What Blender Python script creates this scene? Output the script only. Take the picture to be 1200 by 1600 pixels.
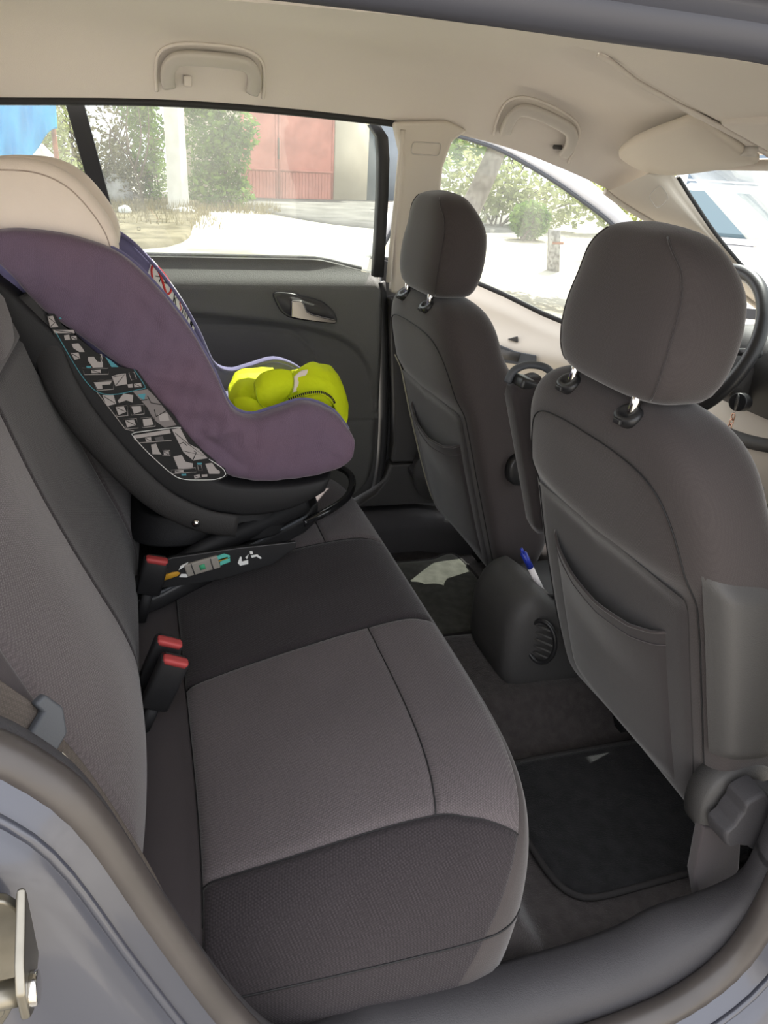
import bpy, bmesh, math, random
from mathutils import Vector, Matrix
random.seed(7)
for o in list(bpy.data.objects): bpy.data.objects.remove(o, do_unlink=True)
scene = bpy.context.scene
COL = scene.collection
PI = math.pi

# ------------------------------------------------------------------ camera
cam_d = bpy.data.cameras.new('camera'); cam = bpy.data.objects.new('camera', cam_d); COL.objects.link(cam)
cam_d.sensor_fit = 'VERTICAL'; cam_d.sensor_height = 36.0; cam_d.lens = 27.0
cam_d.clip_start = 0.02; cam_d.clip_end = 300
R_ = Vector((0.95621825, -0.28787969, 0.0526493)); U_ = Vector((0.07463167, 0.41382706, 0.90729118)); F_ = Vector((0.28297841, 0.86363907, -0.41719392))
cam.matrix_world = Matrix(((R_.x, U_.x, -F_.x, 0.0), (R_.y, U_.y, -F_.y, -1.19), (R_.z, U_.z, -F_.z, 1.33), (0, 0, 0, 1)))
scene.camera = cam
# ------------------------------------------------------------------ sky, sun, exposure
w = bpy.data.worlds.new('sky'); scene.world = w; w.use_nodes = True
bg = w.node_tree.nodes['Background']; bg.inputs[0].default_value = (0.95, 0.96, 1.0, 1); bg.inputs[1].default_value = 1.25
sd = bpy.data.lights.new('sun', 'SUN'); sun = bpy.data.objects.new('sun', sd); COL.objects.link(sun)
sd.energy = 6.5; sd.angle = math.radians(0.6); sd.color = (1.0, 0.95, 0.86)
sun.location = (6, 10, 14)
sun.rotation_euler = Vector((0.387, 0.513, 0.766)).to_track_quat('Z', 'Y').to_euler()
vs = scene.view_settings
scene.display_settings.display_device = 'sRGB'
vs.view_transform = 'Standard'; vs.look = 'None'; vs.gamma = 1.0; vs.use_curve_mapping = False
vs.exposure = 1.30

# ------------------------------------------------------------------ helpers
WLOC = {}
def V(*a): return Vector(a)
def tag(o, label=None, cat=None, group=None, kind=None):
    if label: o['label'] = label
    if cat: o['category'] = cat
    if group: o['group'] = group
    if kind: o['kind'] = kind
    return o
def empty(name, loc, label=None, cat=None, group=None, kind=None):
    o = bpy.data.objects.new(name, None); COL.objects.link(o); o.location = loc; o.empty_display_size = .05
    WLOC[o.name] = Vector(loc); return tag(o, label, cat, group, kind)
def mk(name, geo, mat, parent=None, smooth=True, sub=0, bev=0.0, seg=2, solid=0.0, label=None, kind=None, flatang=None):
    vs_, fs_ = geo
    vs_ = [Vector(v) for v in vs_]
    lo = Vector((min(v.x for v in vs_), min(v.y for v in vs_), min(v.z for v in vs_)))
    hi = Vector((max(v.x for v in vs_), max(v.y for v in vs_), max(v.z for v in vs_)))
    c = (lo + hi) / 2
    if parent is None: c = Vector((c.x, c.y, lo.z))
    me = bpy.data.meshes.new(name)
    me.from_pydata([v - c for v in vs_], [], fs_)
    bm = bmesh.new(); bm.from_mesh(me)
    bmesh.ops.remove_doubles(bm, verts=bm.verts, dist=1e-6)
    bmesh.ops.recalc_face_normals(bm, faces=bm.faces)
    bm.to_mesh(me); bm.free()
    if smooth: me.polygons.foreach_set('use_smooth', [True] * len(me.polygons))
    me.materials.append(mat)
    o = bpy.data.objects.new(name, me); COL.objects.link(o)
    if parent is not None:
        o.parent = parent; o.location = c - WLOC[parent.name]
    else: o.location = c
    WLOC[o.name] = c
    if solid: m = o.modifiers.new('solid', 'SOLIDIFY'); m.thickness = solid; m.offset = 0
    if bev:
        m = o.modifiers.new('bevel', 'BEVEL'); m.width = bev; m.segments = seg; m.limit_method = 'ANGLE'; m.angle_limit = math.radians(32)
    if sub: m = o.modifiers.new('sub', 'SUBSURF'); m.levels = sub; m.render_levels = sub
    if bev and smooth:
        m = o.modifiers.new('wn', 'WEIGHTED_NORMAL'); m.keep_sharp = False
    return tag(o, label, None, None, kind)
def join(*geos):
    V_, F_2 = [], []
    for g in geos:
        k = len(V_); V_ += list(g[0]); F_2 += [tuple(i + k for i in f) for f in g[1]]
    return V_, F_2
def loft(rings, closed=True, caps=True, loop=False):
    n = len(rings[0]); V_ = [p for r in rings for p in r]; F2 = []
    m = len(rings)
    for i in range(m if loop else m - 1):
        a = i * n; b = ((i + 1) % m) * n
        for j in range(n if closed else n - 1):
            k = (j + 1) % n
            F2.append((a + j, a + k, b + k, b + j))
    if caps and closed and not loop:
        F2.append(tuple(range(n))[::-1]); F2.append(tuple((m - 1) * n + j for j in range(n)))
    return V_, F2
def spl(pts, n, closed=False):
    P = [Vector(p) for p in pts]; N = len(P); L_ = [0.0]
    m = N if closed else N - 1
    for i in range(m): L_.append(L_[-1] + (P[(i + 1) % N] - P[i]).length)
    out = []
    for q in range(n):
        s = L_[-1] * q / (n if closed else n - 1)
        i = 0
        while i < m - 1 and L_[i + 1] < s - 1e-12: i += 1
        t = (s - L_[i]) / max(1e-9, L_[i + 1] - L_[i])
        g = (lambda k: P[k % N]) if closed else (lambda k: P[min(max(k, 0), N - 1)])
        a, b, c, d = g(i - 1), g(i), g(i + 1), g(i + 2)
        t2, t3 = t * t, t * t * t
        out.append(0.5 * ((2 * b) + (c - a) * t + (2 * a - 5 * b + 4 * c - d) * t2 + (3 * b - a - 3 * c + d) * t3))
    return out
def lerp(pts, x):
    if x <= pts[0][0]: return pts[0][1]
    for (a, b), (c, d) in zip(pts, pts[1:]):
        if x <= c: return b + (d - b) * (x - a) / (c - a)
    return pts[-1][1]
def smooth_lerp(pts, x):
    if x <= pts[0][0]: return pts[0][1]
    n = len(pts)
    for i in range(n - 1):
        a, b = pts[i]; c, d = pts[i + 1]
        if x <= c:
            t = (x - a) / (c - a)
            p0 = pts[max(i - 1, 0)]; p3 = pts[min(i + 2, n - 1)]
            m1 = (d - p0[1]) / max(1e-9, c - p0[0]) * (c - a); m2 = (p3[1] - b) / max(1e-9, p3[0] - a) * (c - a)
            return (2*t**3-3*t*t+1)*b + (t**3-2*t*t+t)*m1 + (-2*t**3+3*t*t)*d + (t**3-t*t)*m2
    return pts[-1][1]
def sstep(a, b, x):
    t = min(1, max(0, (x - a) / (b - a))); return t * t * (3 - 2 * t)
def tube(path, r, n=10, closed=False, flat=1.0, up=None, caps=True):
    P = [Vector(p) for p in path]; N = len(P); rings = []
    T = []
    for i in range(N):
        a = P[(i - 1) % N] if closed else P[max(i - 1, 0)]; b = P[(i + 1) % N] if closed else P[min(i + 1, N - 1)]
        T.append((b - a).normalized())
    ref = Vector(up) if up is not None else (V(0, 0, 1) if abs(T[0].z) < .9 else V(1, 0, 0))
    nrm = (ref - T[0] * ref.dot(T[0])).normalized()
    for i in range(N):
        if up is not None and i: nrm = Vector(up)
        nrm = (nrm - T[i] * nrm.dot(T[i])).normalized(); bn = T[i].cross(nrm)
        rr = r[i] if isinstance(r, (list, tuple)) else r
        rings.append([P[i] + nrm * rr * math.cos(2*PI*k/n) + bn * rr * flat * math.sin(2*PI*k/n) for k in range(n)])
    return loft(rings, True, caps, closed)
def box(c, s, rot=None):
    V_ = []
    for x in (-.5, .5):
        for y in (-.5, .5):
            for z in (-.5, .5):
                p = V(x*s[0], y*s[1], z*s[2])
                if rot is not None: p = rot @ p
                V_.append(p + Vector(c))
    return V_, [(0,1,3,2),(4,6,7,5),(0,4,5,1),(2,3,7,6),(0,2,6,4),(1,5,7,3)]
def prism(outline, d):           # outline: 3-D points in a plane, d: extrusion vector
    n = len(outline); d = Vector(d); a = [Vector(p) for p in outline]; b = [p + d for p in a]
    F2 = [tuple(range(n)), tuple(range(2*n - 1, n - 1, -1))] + [(i, (i+1) % n, n + (i+1) % n, n + i) for i in range(n)]
    return a + b, F2
def xz(pts, y): return [V(p[0], y, p[1]) for p in pts]
def cyl(c, axis, r, h, n=20, r2=None):
    ax = Vector(axis).normalized(); u = ax.orthogonal().normalized(); v = ax.cross(u); c = Vector(c)
    return loft([[c + ax*s + (u*math.cos(2*PI*k/n) + v*math.sin(2*PI*k/n))*rr for k in range(n)] for s, rr in ((-h/2, r), (h/2, r if r2 is None else r2))])
def sring(c, a, b, n=4.0, k=40):    # superellipse ring, axes as vectors
    out = []
    for i in range(k):
        t = 2*PI*i/k; ct, st = math.cos(t), math.sin(t)
        out.append(Vector(c) + Vector(a) * (math.copysign(abs(ct)**(2/n), ct)) + Vector(b) * (math.copysign(abs(st)**(2/n), st)))
    return out
def dome(rings_fn, zs):             # rings along a parameter list
    return loft([rings_fn(z) for z in zs])
def grid(fn, nu, nv):
    V_ = [fn(i/nu, j/nv) for i in range(nu+1) for j in range(nv+1)]
    F2 = [(i*(nv+1)+j, (i+1)*(nv+1)+j, (i+1)*(nv+1)+j+1, i*(nv+1)+j+1) for i in range(nu) for j in range(nv)]
    return V_, F2
def wing(A, B, ym, ty, n=4.0, k=28, steps=48, disp=None):
    """closed pillow between a top curve A and a bottom curve B (x,z), ym/ty centre and half thickness in y (numbers or functions of 0..1)"""
    a = spl([(p[0], 0, p[1]) for p in A], steps); b = spl([(p[0], 0, p[1]) for p in B], steps)
    rings = []
    for i in range(steps):
        t = i/(steps-1); e = min(1, (min(t, 1-t)*steps/3.0)) ; e = .15 + .85*math.sin(e*PI/2)
        m = (a[i]+b[i])/2; h = (a[i]-b[i])/2
        y = ym(t) if callable(ym) else ym; th = ty(t) if callable(ty) else ty
        rg = sring(V(m.x, y, m.z), h*(.97+.03*e), V(0, -th*e, 0), n, k)
        if disp: rg = [q + V(0, disp(q.x, q.z) if q.y < y else 0, 0) for q in rg]
        rings.append(rg)
    return loft(rings)
def ridges(segs):
    def f(x, z):
        d = 0.0
        for x0, z0, x1, z1, amp, wd in segs:
            L2 = (x1-x0)**2 + (z1-z0)**2; t = ((x-x0)*(x1-x0) + (z-z0)*(z1-z0))/L2
            if -.1 < t < 1.1:
                tt = min(1, max(0, t)); r = math.hypot(x - x0 - tt*(x1-x0), z - z0 - tt*(z1-z0)); d += amp*math.exp(-(r/wd)**2)*math.sin(PI*min(1, max(0, (t+.1)/1.2)))
        return d
    return f

# ------------------------------------------------------------------ materials
MATS = {}
def mat(name, col, rough=.7, spec=.3, metal=0.0, bump=0.0, bscale=200.0, var=0.0, vscale=6.0, col2=None, weave=0.0, wscale=420.0, sheen=0.0, coat=0.0, trans=0.0, detail=4.0, bdist=.002):
    if name in MATS: return MATS[name]
    m = bpy.data.materials.new(name); m.use_nodes = True; nt = m.node_tree; p = nt.nodes['Principled BSDF']
    p.inputs['Base Color'].default_value = (*col, 1); p.inputs['Roughness'].default_value = rough; p.inputs['Metallic'].default_value = metal
    p.inputs['Specular IOR Level'].default_value = spec
    if sheen: p.inputs['Sheen Weight'].default_value = sheen; p.inputs['Sheen Roughness'].default_value = .4
    if coat: p.inputs['Coat Weight'].default_value = coat; p.inputs['Coat Roughness'].default_value = .08
    tc = nt.nodes.new('ShaderNodeTexCoord')
    if var or col2:
        nz = nt.nodes.new('ShaderNodeTexNoise'); nz.inputs['Scale'].default_value = vscale; nz.inputs['Detail'].default_value = detail
        nt.links.new(tc.outputs['Object'], nz.inputs['Vector'])
        rp = nt.nodes.new('ShaderNodeValToRGB'); rp.color_ramp.elements[0].position = .35; rp.color_ramp.elements[1].position = .65
        c2 = col2 if col2 else tuple(c*(1+var) for c in col); c1 = col if col2 else tuple(c*(1-var) for c in col)
        rp.color_ramp.elements[0].color = (*c1, 1); rp.color_ramp.elements[1].color = (*c2, 1)
        nt.links.new(nz.outputs['Fac'], rp.inputs['Fac']); nt.links.new(rp.outputs['Color'], p.inputs['Base Color'])
    last = None
    if bump:
        n2 = nt.nodes.new('ShaderNodeTexNoise'); n2.inputs['Scale'].default_value = bscale; n2.inputs['Detail'].default_value = 3
        nt.links.new(tc.outputs['Object'], n2.inputs['Vector'])
        b = nt.nodes.new('ShaderNodeBump'); b.inputs['Strength'].default_value = bump; b.inputs['Distance'].default_value = bdist
        nt.links.new(n2.outputs['Fac'], b.inputs['Height']); last = b
    if weave:
        mp = nt.nodes.new('ShaderNodeMapping'); mp.inputs['Rotation'].default_value = (.5, .35, .78)
        nt.links.new(tc.outputs['Object'], mp.inputs['Vector'])
        n3 = nt.nodes.new('ShaderNodeTexVoronoi'); n3.inputs['Scale'].default_value = wscale; n3.inputs['Randomness'].default_value = .25
        nt.links.new(mp.outputs['Vector'], n3.inputs['Vector'])
        b = nt.nodes.new('ShaderNodeBump'); b.inputs['Strength'].default_value = weave; b.inputs['Distance'].default_value = .0012; b.invert = True
        nt.links.new(n3.outputs['Distance'], b.inputs['Height'])
        if last: nt.links.new(last.outputs['Normal'], b.inputs['Normal'])
        last = b
        cm = nt.nodes.new('ShaderNodeMapRange'); cm.inputs['From Min'].default_value = .1; cm.inputs['From Max'].default_value = .7; cm.inputs['To Min'].default_value = 1.0 + .45*weave; cm.inputs['To Max'].default_value = 1.0 - .6*weave
        nt.links.new(n3.outputs['Distance'], cm.inputs['Value'])
        mu = nt.nodes.new('ShaderNodeVectorMath'); mu.operation = 'SCALE'; nt.links.new(cm.outputs[0], mu.inputs['Scale'])
        if var or col2: nt.links.new(rp.outputs['Color'], mu.inputs[0])
        else: mu.inputs[0].default_value = col
        nt.links.new(mu.outputs[0], p.inputs['Base Color'])
    if last: nt.links.new(last.outputs['Normal'], p.inputs['Normal'])
    if trans:
        t = nt.nodes.new('ShaderNodeBsdfTranslucent'); mx = nt.nodes.new('ShaderNodeMixShader'); mx.inputs[0].default_value = trans
        if var or col2: nt.links.new(rp.outputs['Color'], t.inputs['Color'])
        else: t.inputs['Color'].default_value = (*col, 1)
        out = nt.nodes['Material Output']
        nt.links.new(p.outputs[0], mx.inputs[1]); nt.links.new(t.outputs[0], mx.inputs[2]); nt.links.new(mx.outputs[0], out.inputs['Surface'])
    MATS[name] = m; return m
def glass(name, veil=.1, tint=(.93, .97, .95)):  # thin white scatter mixed into the pane to imitate glare haze
    m = bpy.data.materials.new(name); m.use_nodes = True; nt = m.node_tree; nt.nodes.remove(nt.nodes['Principled BSDF'])
    out = nt.nodes['Material Output']
    tr = nt.nodes.new('ShaderNodeBsdfTransparent'); tr.inputs[0].default_value = (*tint, 1)
    gl = nt.nodes.new('ShaderNodeBsdfGlossy'); gl.inputs['Roughness'].default_value = .02
    lw = nt.nodes.new('ShaderNodeLayerWeight'); lw.inputs[0].default_value = .5
    pw = nt.nodes.new('ShaderNodeMath'); pw.operation = 'POWER'; pw.inputs[1].default_value = 5; nt.links.new(lw.outputs['Facing'], pw.inputs[0])
    fr = nt.nodes.new('ShaderNodeMath'); fr.operation = 'MULTIPLY_ADD'; fr.inputs[1].default_value = .9; fr.inputs[2].default_value = .03; nt.links.new(pw.outputs[0], fr.inputs[0])
    m1 = nt.nodes.new('ShaderNodeMixShader'); nt.links.new(fr.outputs[0], m1.inputs[0]); nt.links.new(tr.outputs[0], m1.inputs[1]); nt.links.new(gl.outputs[0], m1.inputs[2])
    df = nt.nodes.new('ShaderNodeBsdfTranslucent'); df.inputs[0].default_value = (.95, .95, .93, 1)
    tc = nt.nodes.new('ShaderNodeTexCoord'); nz = nt.nodes.new('ShaderNodeTexNoise'); nz.inputs['Scale'].default_value = 7; nz.inputs['Detail'].default_value = 6
    nt.links.new(tc.outputs['Object'], nz.inputs['Vector'])
    mr = nt.nodes.new('ShaderNodeMapRange'); mr.inputs['From Min'].default_value = .3; mr.inputs['From Max'].default_value = .7
    mr.inputs['To Min'].default_value = veil*.75; mr.inputs['To Max'].default_value = veil*1.25
    nt.links.new(nz.outputs['Fac'], mr.inputs['Value'])
    m2 = nt.nodes.new('ShaderNodeMixShader'); nt.links.new(mr.outputs[0], m2.inputs[0]); nt.links.new(m1.outputs[0], m2.inputs[1]); nt.links.new(df.outputs[0], m2.inputs[2])
    nt.links.new(m2.outputs[0], out.inputs['Surface']); return m

M_LIGHTFAB = mat('grey_seat_fabric', (.100, .086, .089), .9, .15, weave=.55, wscale=420, var=.06, vscale=5, sheen=.25)
M_DARKFAB = mat('dark_ribbed_fabric', (.034, .029, .0315), .9, .12, weave=.55, wscale=360, var=.07, vscale=6, sheen=.2)
M_SIDEFAB = mat('side_seat_fabric', (.058, .050, .052), .92, .12, bump=.25, bscale=900, var=.05, vscale=5, sheen=.2)
M_BACKFAB = mat('front_seat_fabric', (.050, .043, .0425), .92, .12, weave=.2, wscale=480, var=.05, vscale=5, sheen=.3)
M_BACKPANEL = mat('seat_back_panel_fabric', (.036, .0315, .032), .92, .12, bump=.3, bscale=900, var=.06, vscale=7, sheen=.25)
M_CARPET = mat('floor_carpet', (.052, .046, .045), 1.0, .05, bump=.9, bscale=420, var=.16, vscale=60, sheen=.3)
M_MAT = mat('floor_mat_pile', (.020, .020, .021), 1.0, .05, bump=.8, bscale=500, var=.2, vscale=40, sheen=.2)
M_MATLIT = mat('lit_mat_pile', (.075, .075, .066), 1.0, .05, bump=.8, bscale=500, var=.2, vscale=40, sheen=.2)  # lit copy of the mat pile, made paler so its sun patch shows
M_MATEDGE = mat('floor_mat_binding', (.035, .033, .033), .9, .1, bump=.5, bscale=600)
M_HEADLINER = mat('headliner_fabric', (.67, .625, .575), .95, .1, bump=.25, bscale=700, var=.02, vscale=3)
M_BEIGE = mat('beige_plastic', (.58, .53, .46), .6, .3, bump=.12, bscale=900)
M_HANDLE = mat('grab_handle_plastic', (.50, .47, .43), .45, .4, bump=.08, bscale=900)
M_DARKPL = mat('dark_grained_plastic', (.050, .048, .047), .55, .4, bump=.35, bscale=700)
M_DOORPL = mat('door_panel_plastic', (.095, .094, .088), .6, .35, bump=.4, bscale=520)
M_BLACKPL = mat('black_plastic', (.016, .016, .017), .38, .45, bump=.1, bscale=900)
M_BLACKMAT = mat('matt_black_plastic', (.012, .012, .013), .6, .3, bump=.2, bscale=800)
M_GLOSSBLK = mat('gloss_black_bar', (.012, .012, .013), .12, .6)
M_RUBBER = mat('rubber_seal', (.022, .022, .023), .6, .35)
M_RUBBERBR = mat('reflection_tinted_rubber', (.050, .043, .040), .38, .5, var=.12, vscale=12)  # warm tint: brown reflection on the rubber put into its base colour
M_PAINT = mat('blue_grey_car_paint', (.055, .058, .075), .32, .5, metal=.2, coat=.5)
M_SILLPL = mat('sill_plastic', (.042, .040, .043), .6, .35, bump=.3, bscale=600, var=.06, vscale=9)
M_CHROME = mat('chrome', (.62, .60, .57), .14, .5, metal=1.0)
M_DKCHROME = mat('dark_chrome', (.20, .19, .18), .22, .5, metal=1.0)
M_STEEL = mat('zinc_steel', (.25, .235, .20), .38, .5, metal=1.0, var=.12, vscale=30)
M_RED = mat('red_button_plastic', (.40, .055, .055), .5, .4)
M_PURPLE = mat('purple_cover_fabric', bump=.5, bscale=16, bdist=.012, col=(.128, .096, .142), rough=.88, spec=.12, weave=.3, wscale=600, col2=(.150, .098, .134), vscale=3, sheen=.25)
M_PURPLEIN = mat('blue_violet_piping', (.15, .14, .26), .85, .15, bump=.2, bscale=700, sheen=.3)
M_CREAM = mat('cream_cover_fabric', (.74, .65, .57), .85, .15, bump=.2, bscale=500, var=.04, vscale=8, sheen=.2)
M_NEON = mat('neon_yellow_cloth', (.70, .80, .015), .75, .2, bump=.7, bscale=38, bdist=.006, trans=.22)
M_PINK = mat('pink_cloth', (.55, .30, .24), .85, .15, bump=.2, bscale=400)
M_WHITE = mat('white_print', (.72, .72, .70), .7, .2)
M_PRINT = mat('pale_grey_print', (.36, .33, .315), .7, .2)
M_TEAL = mat('teal_print', (.08, .27, .32), .7, .2)
M_REDPR = mat('red_print', (.60, .05, .05), .7, .2)
M_INK = mat('black_ink', (.02, .02, .02), .7, .2)
M_BELT = mat('seat_belt_webbing', (.088, .074, .064), .75, .25, weave=.4, wscale=500)
M_GREYPL = mat('blue_grey_plastic', (.062, .067, .076), .55, .4, bump=.12, bscale=800)
M_GLASS = glass('door_glass', .030, (.80, .83, .81))
M_GLASSQ = glass('quarter_glass', .04, (.80, .83, .81))
M_GLASSF = glass('front_glass', .035, (.80, .83, .81))
M_GLASSW = glass('windscreen_glass', .05, (.80, .83, .83))
# ================================================================== the setting
# ---- carpeted floor
def floor_z(x, y):
    z = .305
    z += .085 * (1 - sstep(.10, .19, abs(y)))                     # tunnel hump
    z += .03 * sstep(.605, .645, abs(y))
    z += .075 * (1 - sstep(.43, .505, x)) * sstep(.35, .42, x) * (1 - sstep(.55, .60, abs(y)))
    z += .006 * math.exp(-((x - .507)/.007)**2) * sstep(.36, .44, -y) * (1 - sstep(.575, .60, -y))
    z += .28 * sstep(1.45, 1.75, x)
    z += .002*math.sin(x*31 + y*17)
    return z
g = grid(lambda u, v: (lambda x, y: V(x, y, floor_z(x, y)))(-.25 + 2.0*u, -.655 + 1.31*v), 170, 110)
tag(mk('floor', g, M_CARPET), 'dark grey carpeted car floor with a raised centre tunnel', None, None, 'structure')

# ---- headliner
ZC = [(-1.2, 1.40), (-.6, 1.50), (-.2, 1.54), (.5, 1.545), (.8, 1.52), (1.0, 1.465), (1.15, 1.42), (1.27, 1.378)]
ZE = [(-1.2, 1.30), (-.6, 1.37), (-.25, 1.395), (.13, 1.415), (.535, 1.408), (.69, 1.393), (.85, 1.368), (1.0, 1.33), (1.15, 1.285), (1.27, 1.25)]
def head_z(x, y, extra=True):
    ze, zc = smooth_lerp(ZE, x), smooth_lerp(ZC, x)
    q = min(1.0, abs(y)/.625)
    z = ze + (zc - ze) * (1 - (.12*q**2 + .88*q**13))
    if extra:
        s = sstep(.80, .90, x)
        z -= .016 * s * (1 - sstep(.185, .20, y)) * sstep(-.3, -.2, y)                            # lowered centre panel
        z += .020 * sstep(.74, .84, x) * (1 - sstep(.98, 1.06, x)) * sstep(.20, .215, y) * (1 - sstep(.23, .33, y))   # shallow recess
    return z
g = grid(lambda u, v: (lambda x, y: V(x, y, head_z(x, y)))(-1.2 + 2.46*u, -.625 + 1.25*v), 150, 150)
ceil = tag(mk('ceiling', g, M_HEADLINER), 'pale beige fabric headliner of the car roof', None, None, 'structure')
p = [V(x, .197, head_z(x, .16) - .004) for x in [.80 + .02*i for i in range(22)]]
mk('ridge', tube(p, .0055, 8), M_HEADLINER, ceil)
# centre overhead panel, the shallow moulding between the two visors
p = [V(x, y, head_z(x, y) - .010) for x, y in [(1.06, .17), (1.20, .17), (1.20, -.15), (1.06, -.15)]]
mk('overhead_panel', prism(p, (0, 0, .02)), M_HEADLINER, ceil, bev=.006)

# ---- near side of the body: one ring of trim, seal and painted jamb around the open rear door
AP = [(.35, .342), (.478, .344), (.551, .352), (.60, .368), (.64, .395), (.670, .435), (.688, .50), (.698, .60), (.695, .75), (.675, 1.0), (.63, 1.22), (.59, 1.345), (.51, 1.412),
      (.30, 1.424), (.0, 1.424), (-.25, 1.40), (-.42, 1.335), (-.46, 1.22), (-.40, 1.09), (-.25, .995), (-.145, .945), (-.10, .905), (-.068, .85), (-.028, .73),
      (.018, .60), (.055, .515), (.092, .440), (.135, .385), (.20, .352)]
def ap_path(n=150, dx=0.0, pts=AP):
    P = spl([(x + (dx if x > .3 else 0), 0, z) for x, z in pts], n, True); out = []
    for i in range(n):
        t = (P[(i+1) % n] - P[i-1]).normalized(); out.append((P[i], V(t.z, 0, -t.x)))   # outward normal
    return out
def ap_y(z): return .045 * max(0, (z - .95)) / .45 if z > .95 else 0.0
PATH = ap_path()
def ring_surface(path, prof, sgn=-1, sel=None):
    """prof: list of (outward offset, |y|), or a function of the path point; returns a band around the aperture"""
    rings = []
    for p, nrm in path:
        row = []
        for o, y in (prof(p) if callable(prof) else prof):
            q = p + nrm*o; yy = y - ap_y(q.z); row.append(V(q.x, sgn*yy, q.z))
        rings.append(row)
    n = len(rings); m = len(rings[0]); V_ = [v for r in rings for v in r]; F2 = []
    for i in range(n):
        if sel and not sel(path[i][0], path[(i+1) % n][0]): continue
        k = (i+1) % n
        for j in range(m-1): F2.append((i*m+j, i*m+j+1, k*m+j+1, k*m+j))
    return V_, F2
def prune(g):
    used = sorted({i for f in g[1] for i in f}); mp = {a: b for b, a in enumerate(used)}
    return [g[0][i] for i in used], [tuple(mp[i] for i in f) for f in g[1]]
wall_near = empty('wall_near', (.1, -.75, .3), 'open near side of the car body around the rear doorway', None, None, 'structure')
mk('painted_jamb', ring_surface(PATH, [(.002, .722), (.012, .735), (.020, .742), (.022, .752), (.040, .766), (.072, .774), (.105, .790), (.122, .822), (.150, .846), (.40, .862), (.5, .86)]), M_PAINT, wall_near,
   label='blue-grey painted door jamb and sill')
mk('jamb_edge_bead', tube([V((p+n*.019).x, -(.742 - ap_y((p+n*.019).z)), (p+n*.019).z) for p, n in PATH], .0045, 8, True), M_PAINT, wall_near)
low = lambda a, b: a.z < 1.0
SEAL = ((.008, .692), (-.003, .688), (-.011, .694), (-.015, .704), (-.012, .714), (-.005, .721), (.005, .725), (.011, .720))
srow = lambda p, n: [V(p.x + n.x*o, -(y - ap_y(p.z)), p.z + n.z*o) for o, y in SEAL]
FINEP = ap_path(300)
i0 = next(i for i, q in enumerate(FINEP) if q[0].z > 1.25 and q[0].x > .4); i1 = max(i for i, q in enumerate(FINEP) if q[0].z > 1.25)
mk('door_seal', loft([srow(*FINEP[i % 300]) for i in range(i1, i0 + 301)], True, False), M_RUBBERBR, wall_near, label='rubber door seal with its brown reflection tinted in')
mk('roof_seal', loft([srow(*FINEP[i]) for i in range(i0, i1 + 1)], True, False), mat('slate_rubber', (.045, .047, .060), .5, .4), wall_near, label='slate rubber seal along the roof edge')
# plastic trim inside the seal: rear quarter + sill + pillar foot, roof edge
PR_Q = [(-.002, .690), (-.004, .680), (-.003, .672), (.002, .664), (.015, .656), (.035, .650), (.070, .645)]
PR_S = [(-.002, .690), (-.028, .684), (-.043, .672), (-.050, .648), (-.048, .618), (-.032, .603), (.005, .596)]
PR_P = [(-.002, .690), (-.006, .682), (-.002, .668), (.006, .654), (.022, .642), (.05, .634), (.09, .630)]
def prof_t(p):
    a_ = sstep(.05, .20, p.x) if p.z < .7 else (1.0 if p.x > .3 else 0.0)
    b_ = sstep(.37, .52, p.z) if p.x > .3 else 0.0
    out = []
    for q, s, r in zip(PR_Q, PR_S, PR_P):
        t = [q[i] + (s[i] - q[i])*a_ for i in (0, 1)]; out.append([t[i] + (r[i] - t[i])*b_ for i in (0, 1)])
    return out
FINE = ap_path(420)
mk('quarter_trim', prune(ring_surface(FINE, prof_t, -1, lambda a, b: a.z < 1.15 and a.x < .258)), M_SILLPL, wall_near, label='blue-grey plastic trim beside the rear seat')
mk('sill_trim', prune(ring_surface(FINE, prof_t, -1, lambda a, b: a.x >= .262 and a.z < .56)), M_SILLPL, wall_near, label='scuffed dark grey plastic sill cover')
mk('pillar_trim', prune(ring_surface(FINE, prof_t, -1, lambda a, b: a.x >= .262 and .555 <= a.z < 1.3)), M_SILLPL, wall_near)
gr = ring_surface(PATH, [(-.002, .690), (-.006, .675), (.0, .655), (.02, .63)], -1, lambda a, b: a.z >= 1.28)
mk('roof_edge_trim', prune(gr), MATS['slate_rubber'], wall_near)
# roof skin and sill skin beyond the jamb
# ---- far side
DX = -.095
FP = [q for q in ap_path(150, DX)[:70] if q[0].z < 1.07]
wall_far = empty('wall_far', (.4, .72, .3), 'far side of the car body with pillar, sill and window surrounds', None, None, 'structure')
mk('door_seal', loft([[V(p.x + n.x*o, (y - ap_y(p.z)), p.z + n.z*o) for o, y in
    ((.010, .688), (-.004, .680), (-.012, .690), (-.012, .706), (.0, .716), (.012, .710))] for p, n in FP], True, True, False), M_RUBBER, wall_far)
mk('inner_body', prism(xz([(-.35, .30), (1.45, .30), (1.45, .42), (.82, .44), (.76, .60), (.70, 1.08), (.585, 1.10), (.585, .60), (.50, .46), (-.35, .44)], .722), (0, .02, 0)), M_RUBBER, wall_far)
# lower pillar trim: dark plastic, with a joint line above the sill
out = [(.590, 1.02), (.605, .86), (.616, .74), (.622, .64), (.618, .585), (.765, .580), (.755, .66), (.735, .80), (.72, .92), (.70, 1.02)]
mk('pillar_trim', prism(xz(out, .652), (0, .05, 0)), M_DARKPL, wall_far, bev=.008, seg=3, label='dark plastic lower B-pillar trim')
out = [(.618, .579), (.606, .535), (.575, .495), (.53, .470), (.48, .462), (.80, .454), (.785, .50), (.765, .579)]
mk('pillar_foot', prism(xz(out, .650), (0, .05, 0)), M_DARKPL, wall_far, bev=.006, seg=2)
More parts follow.
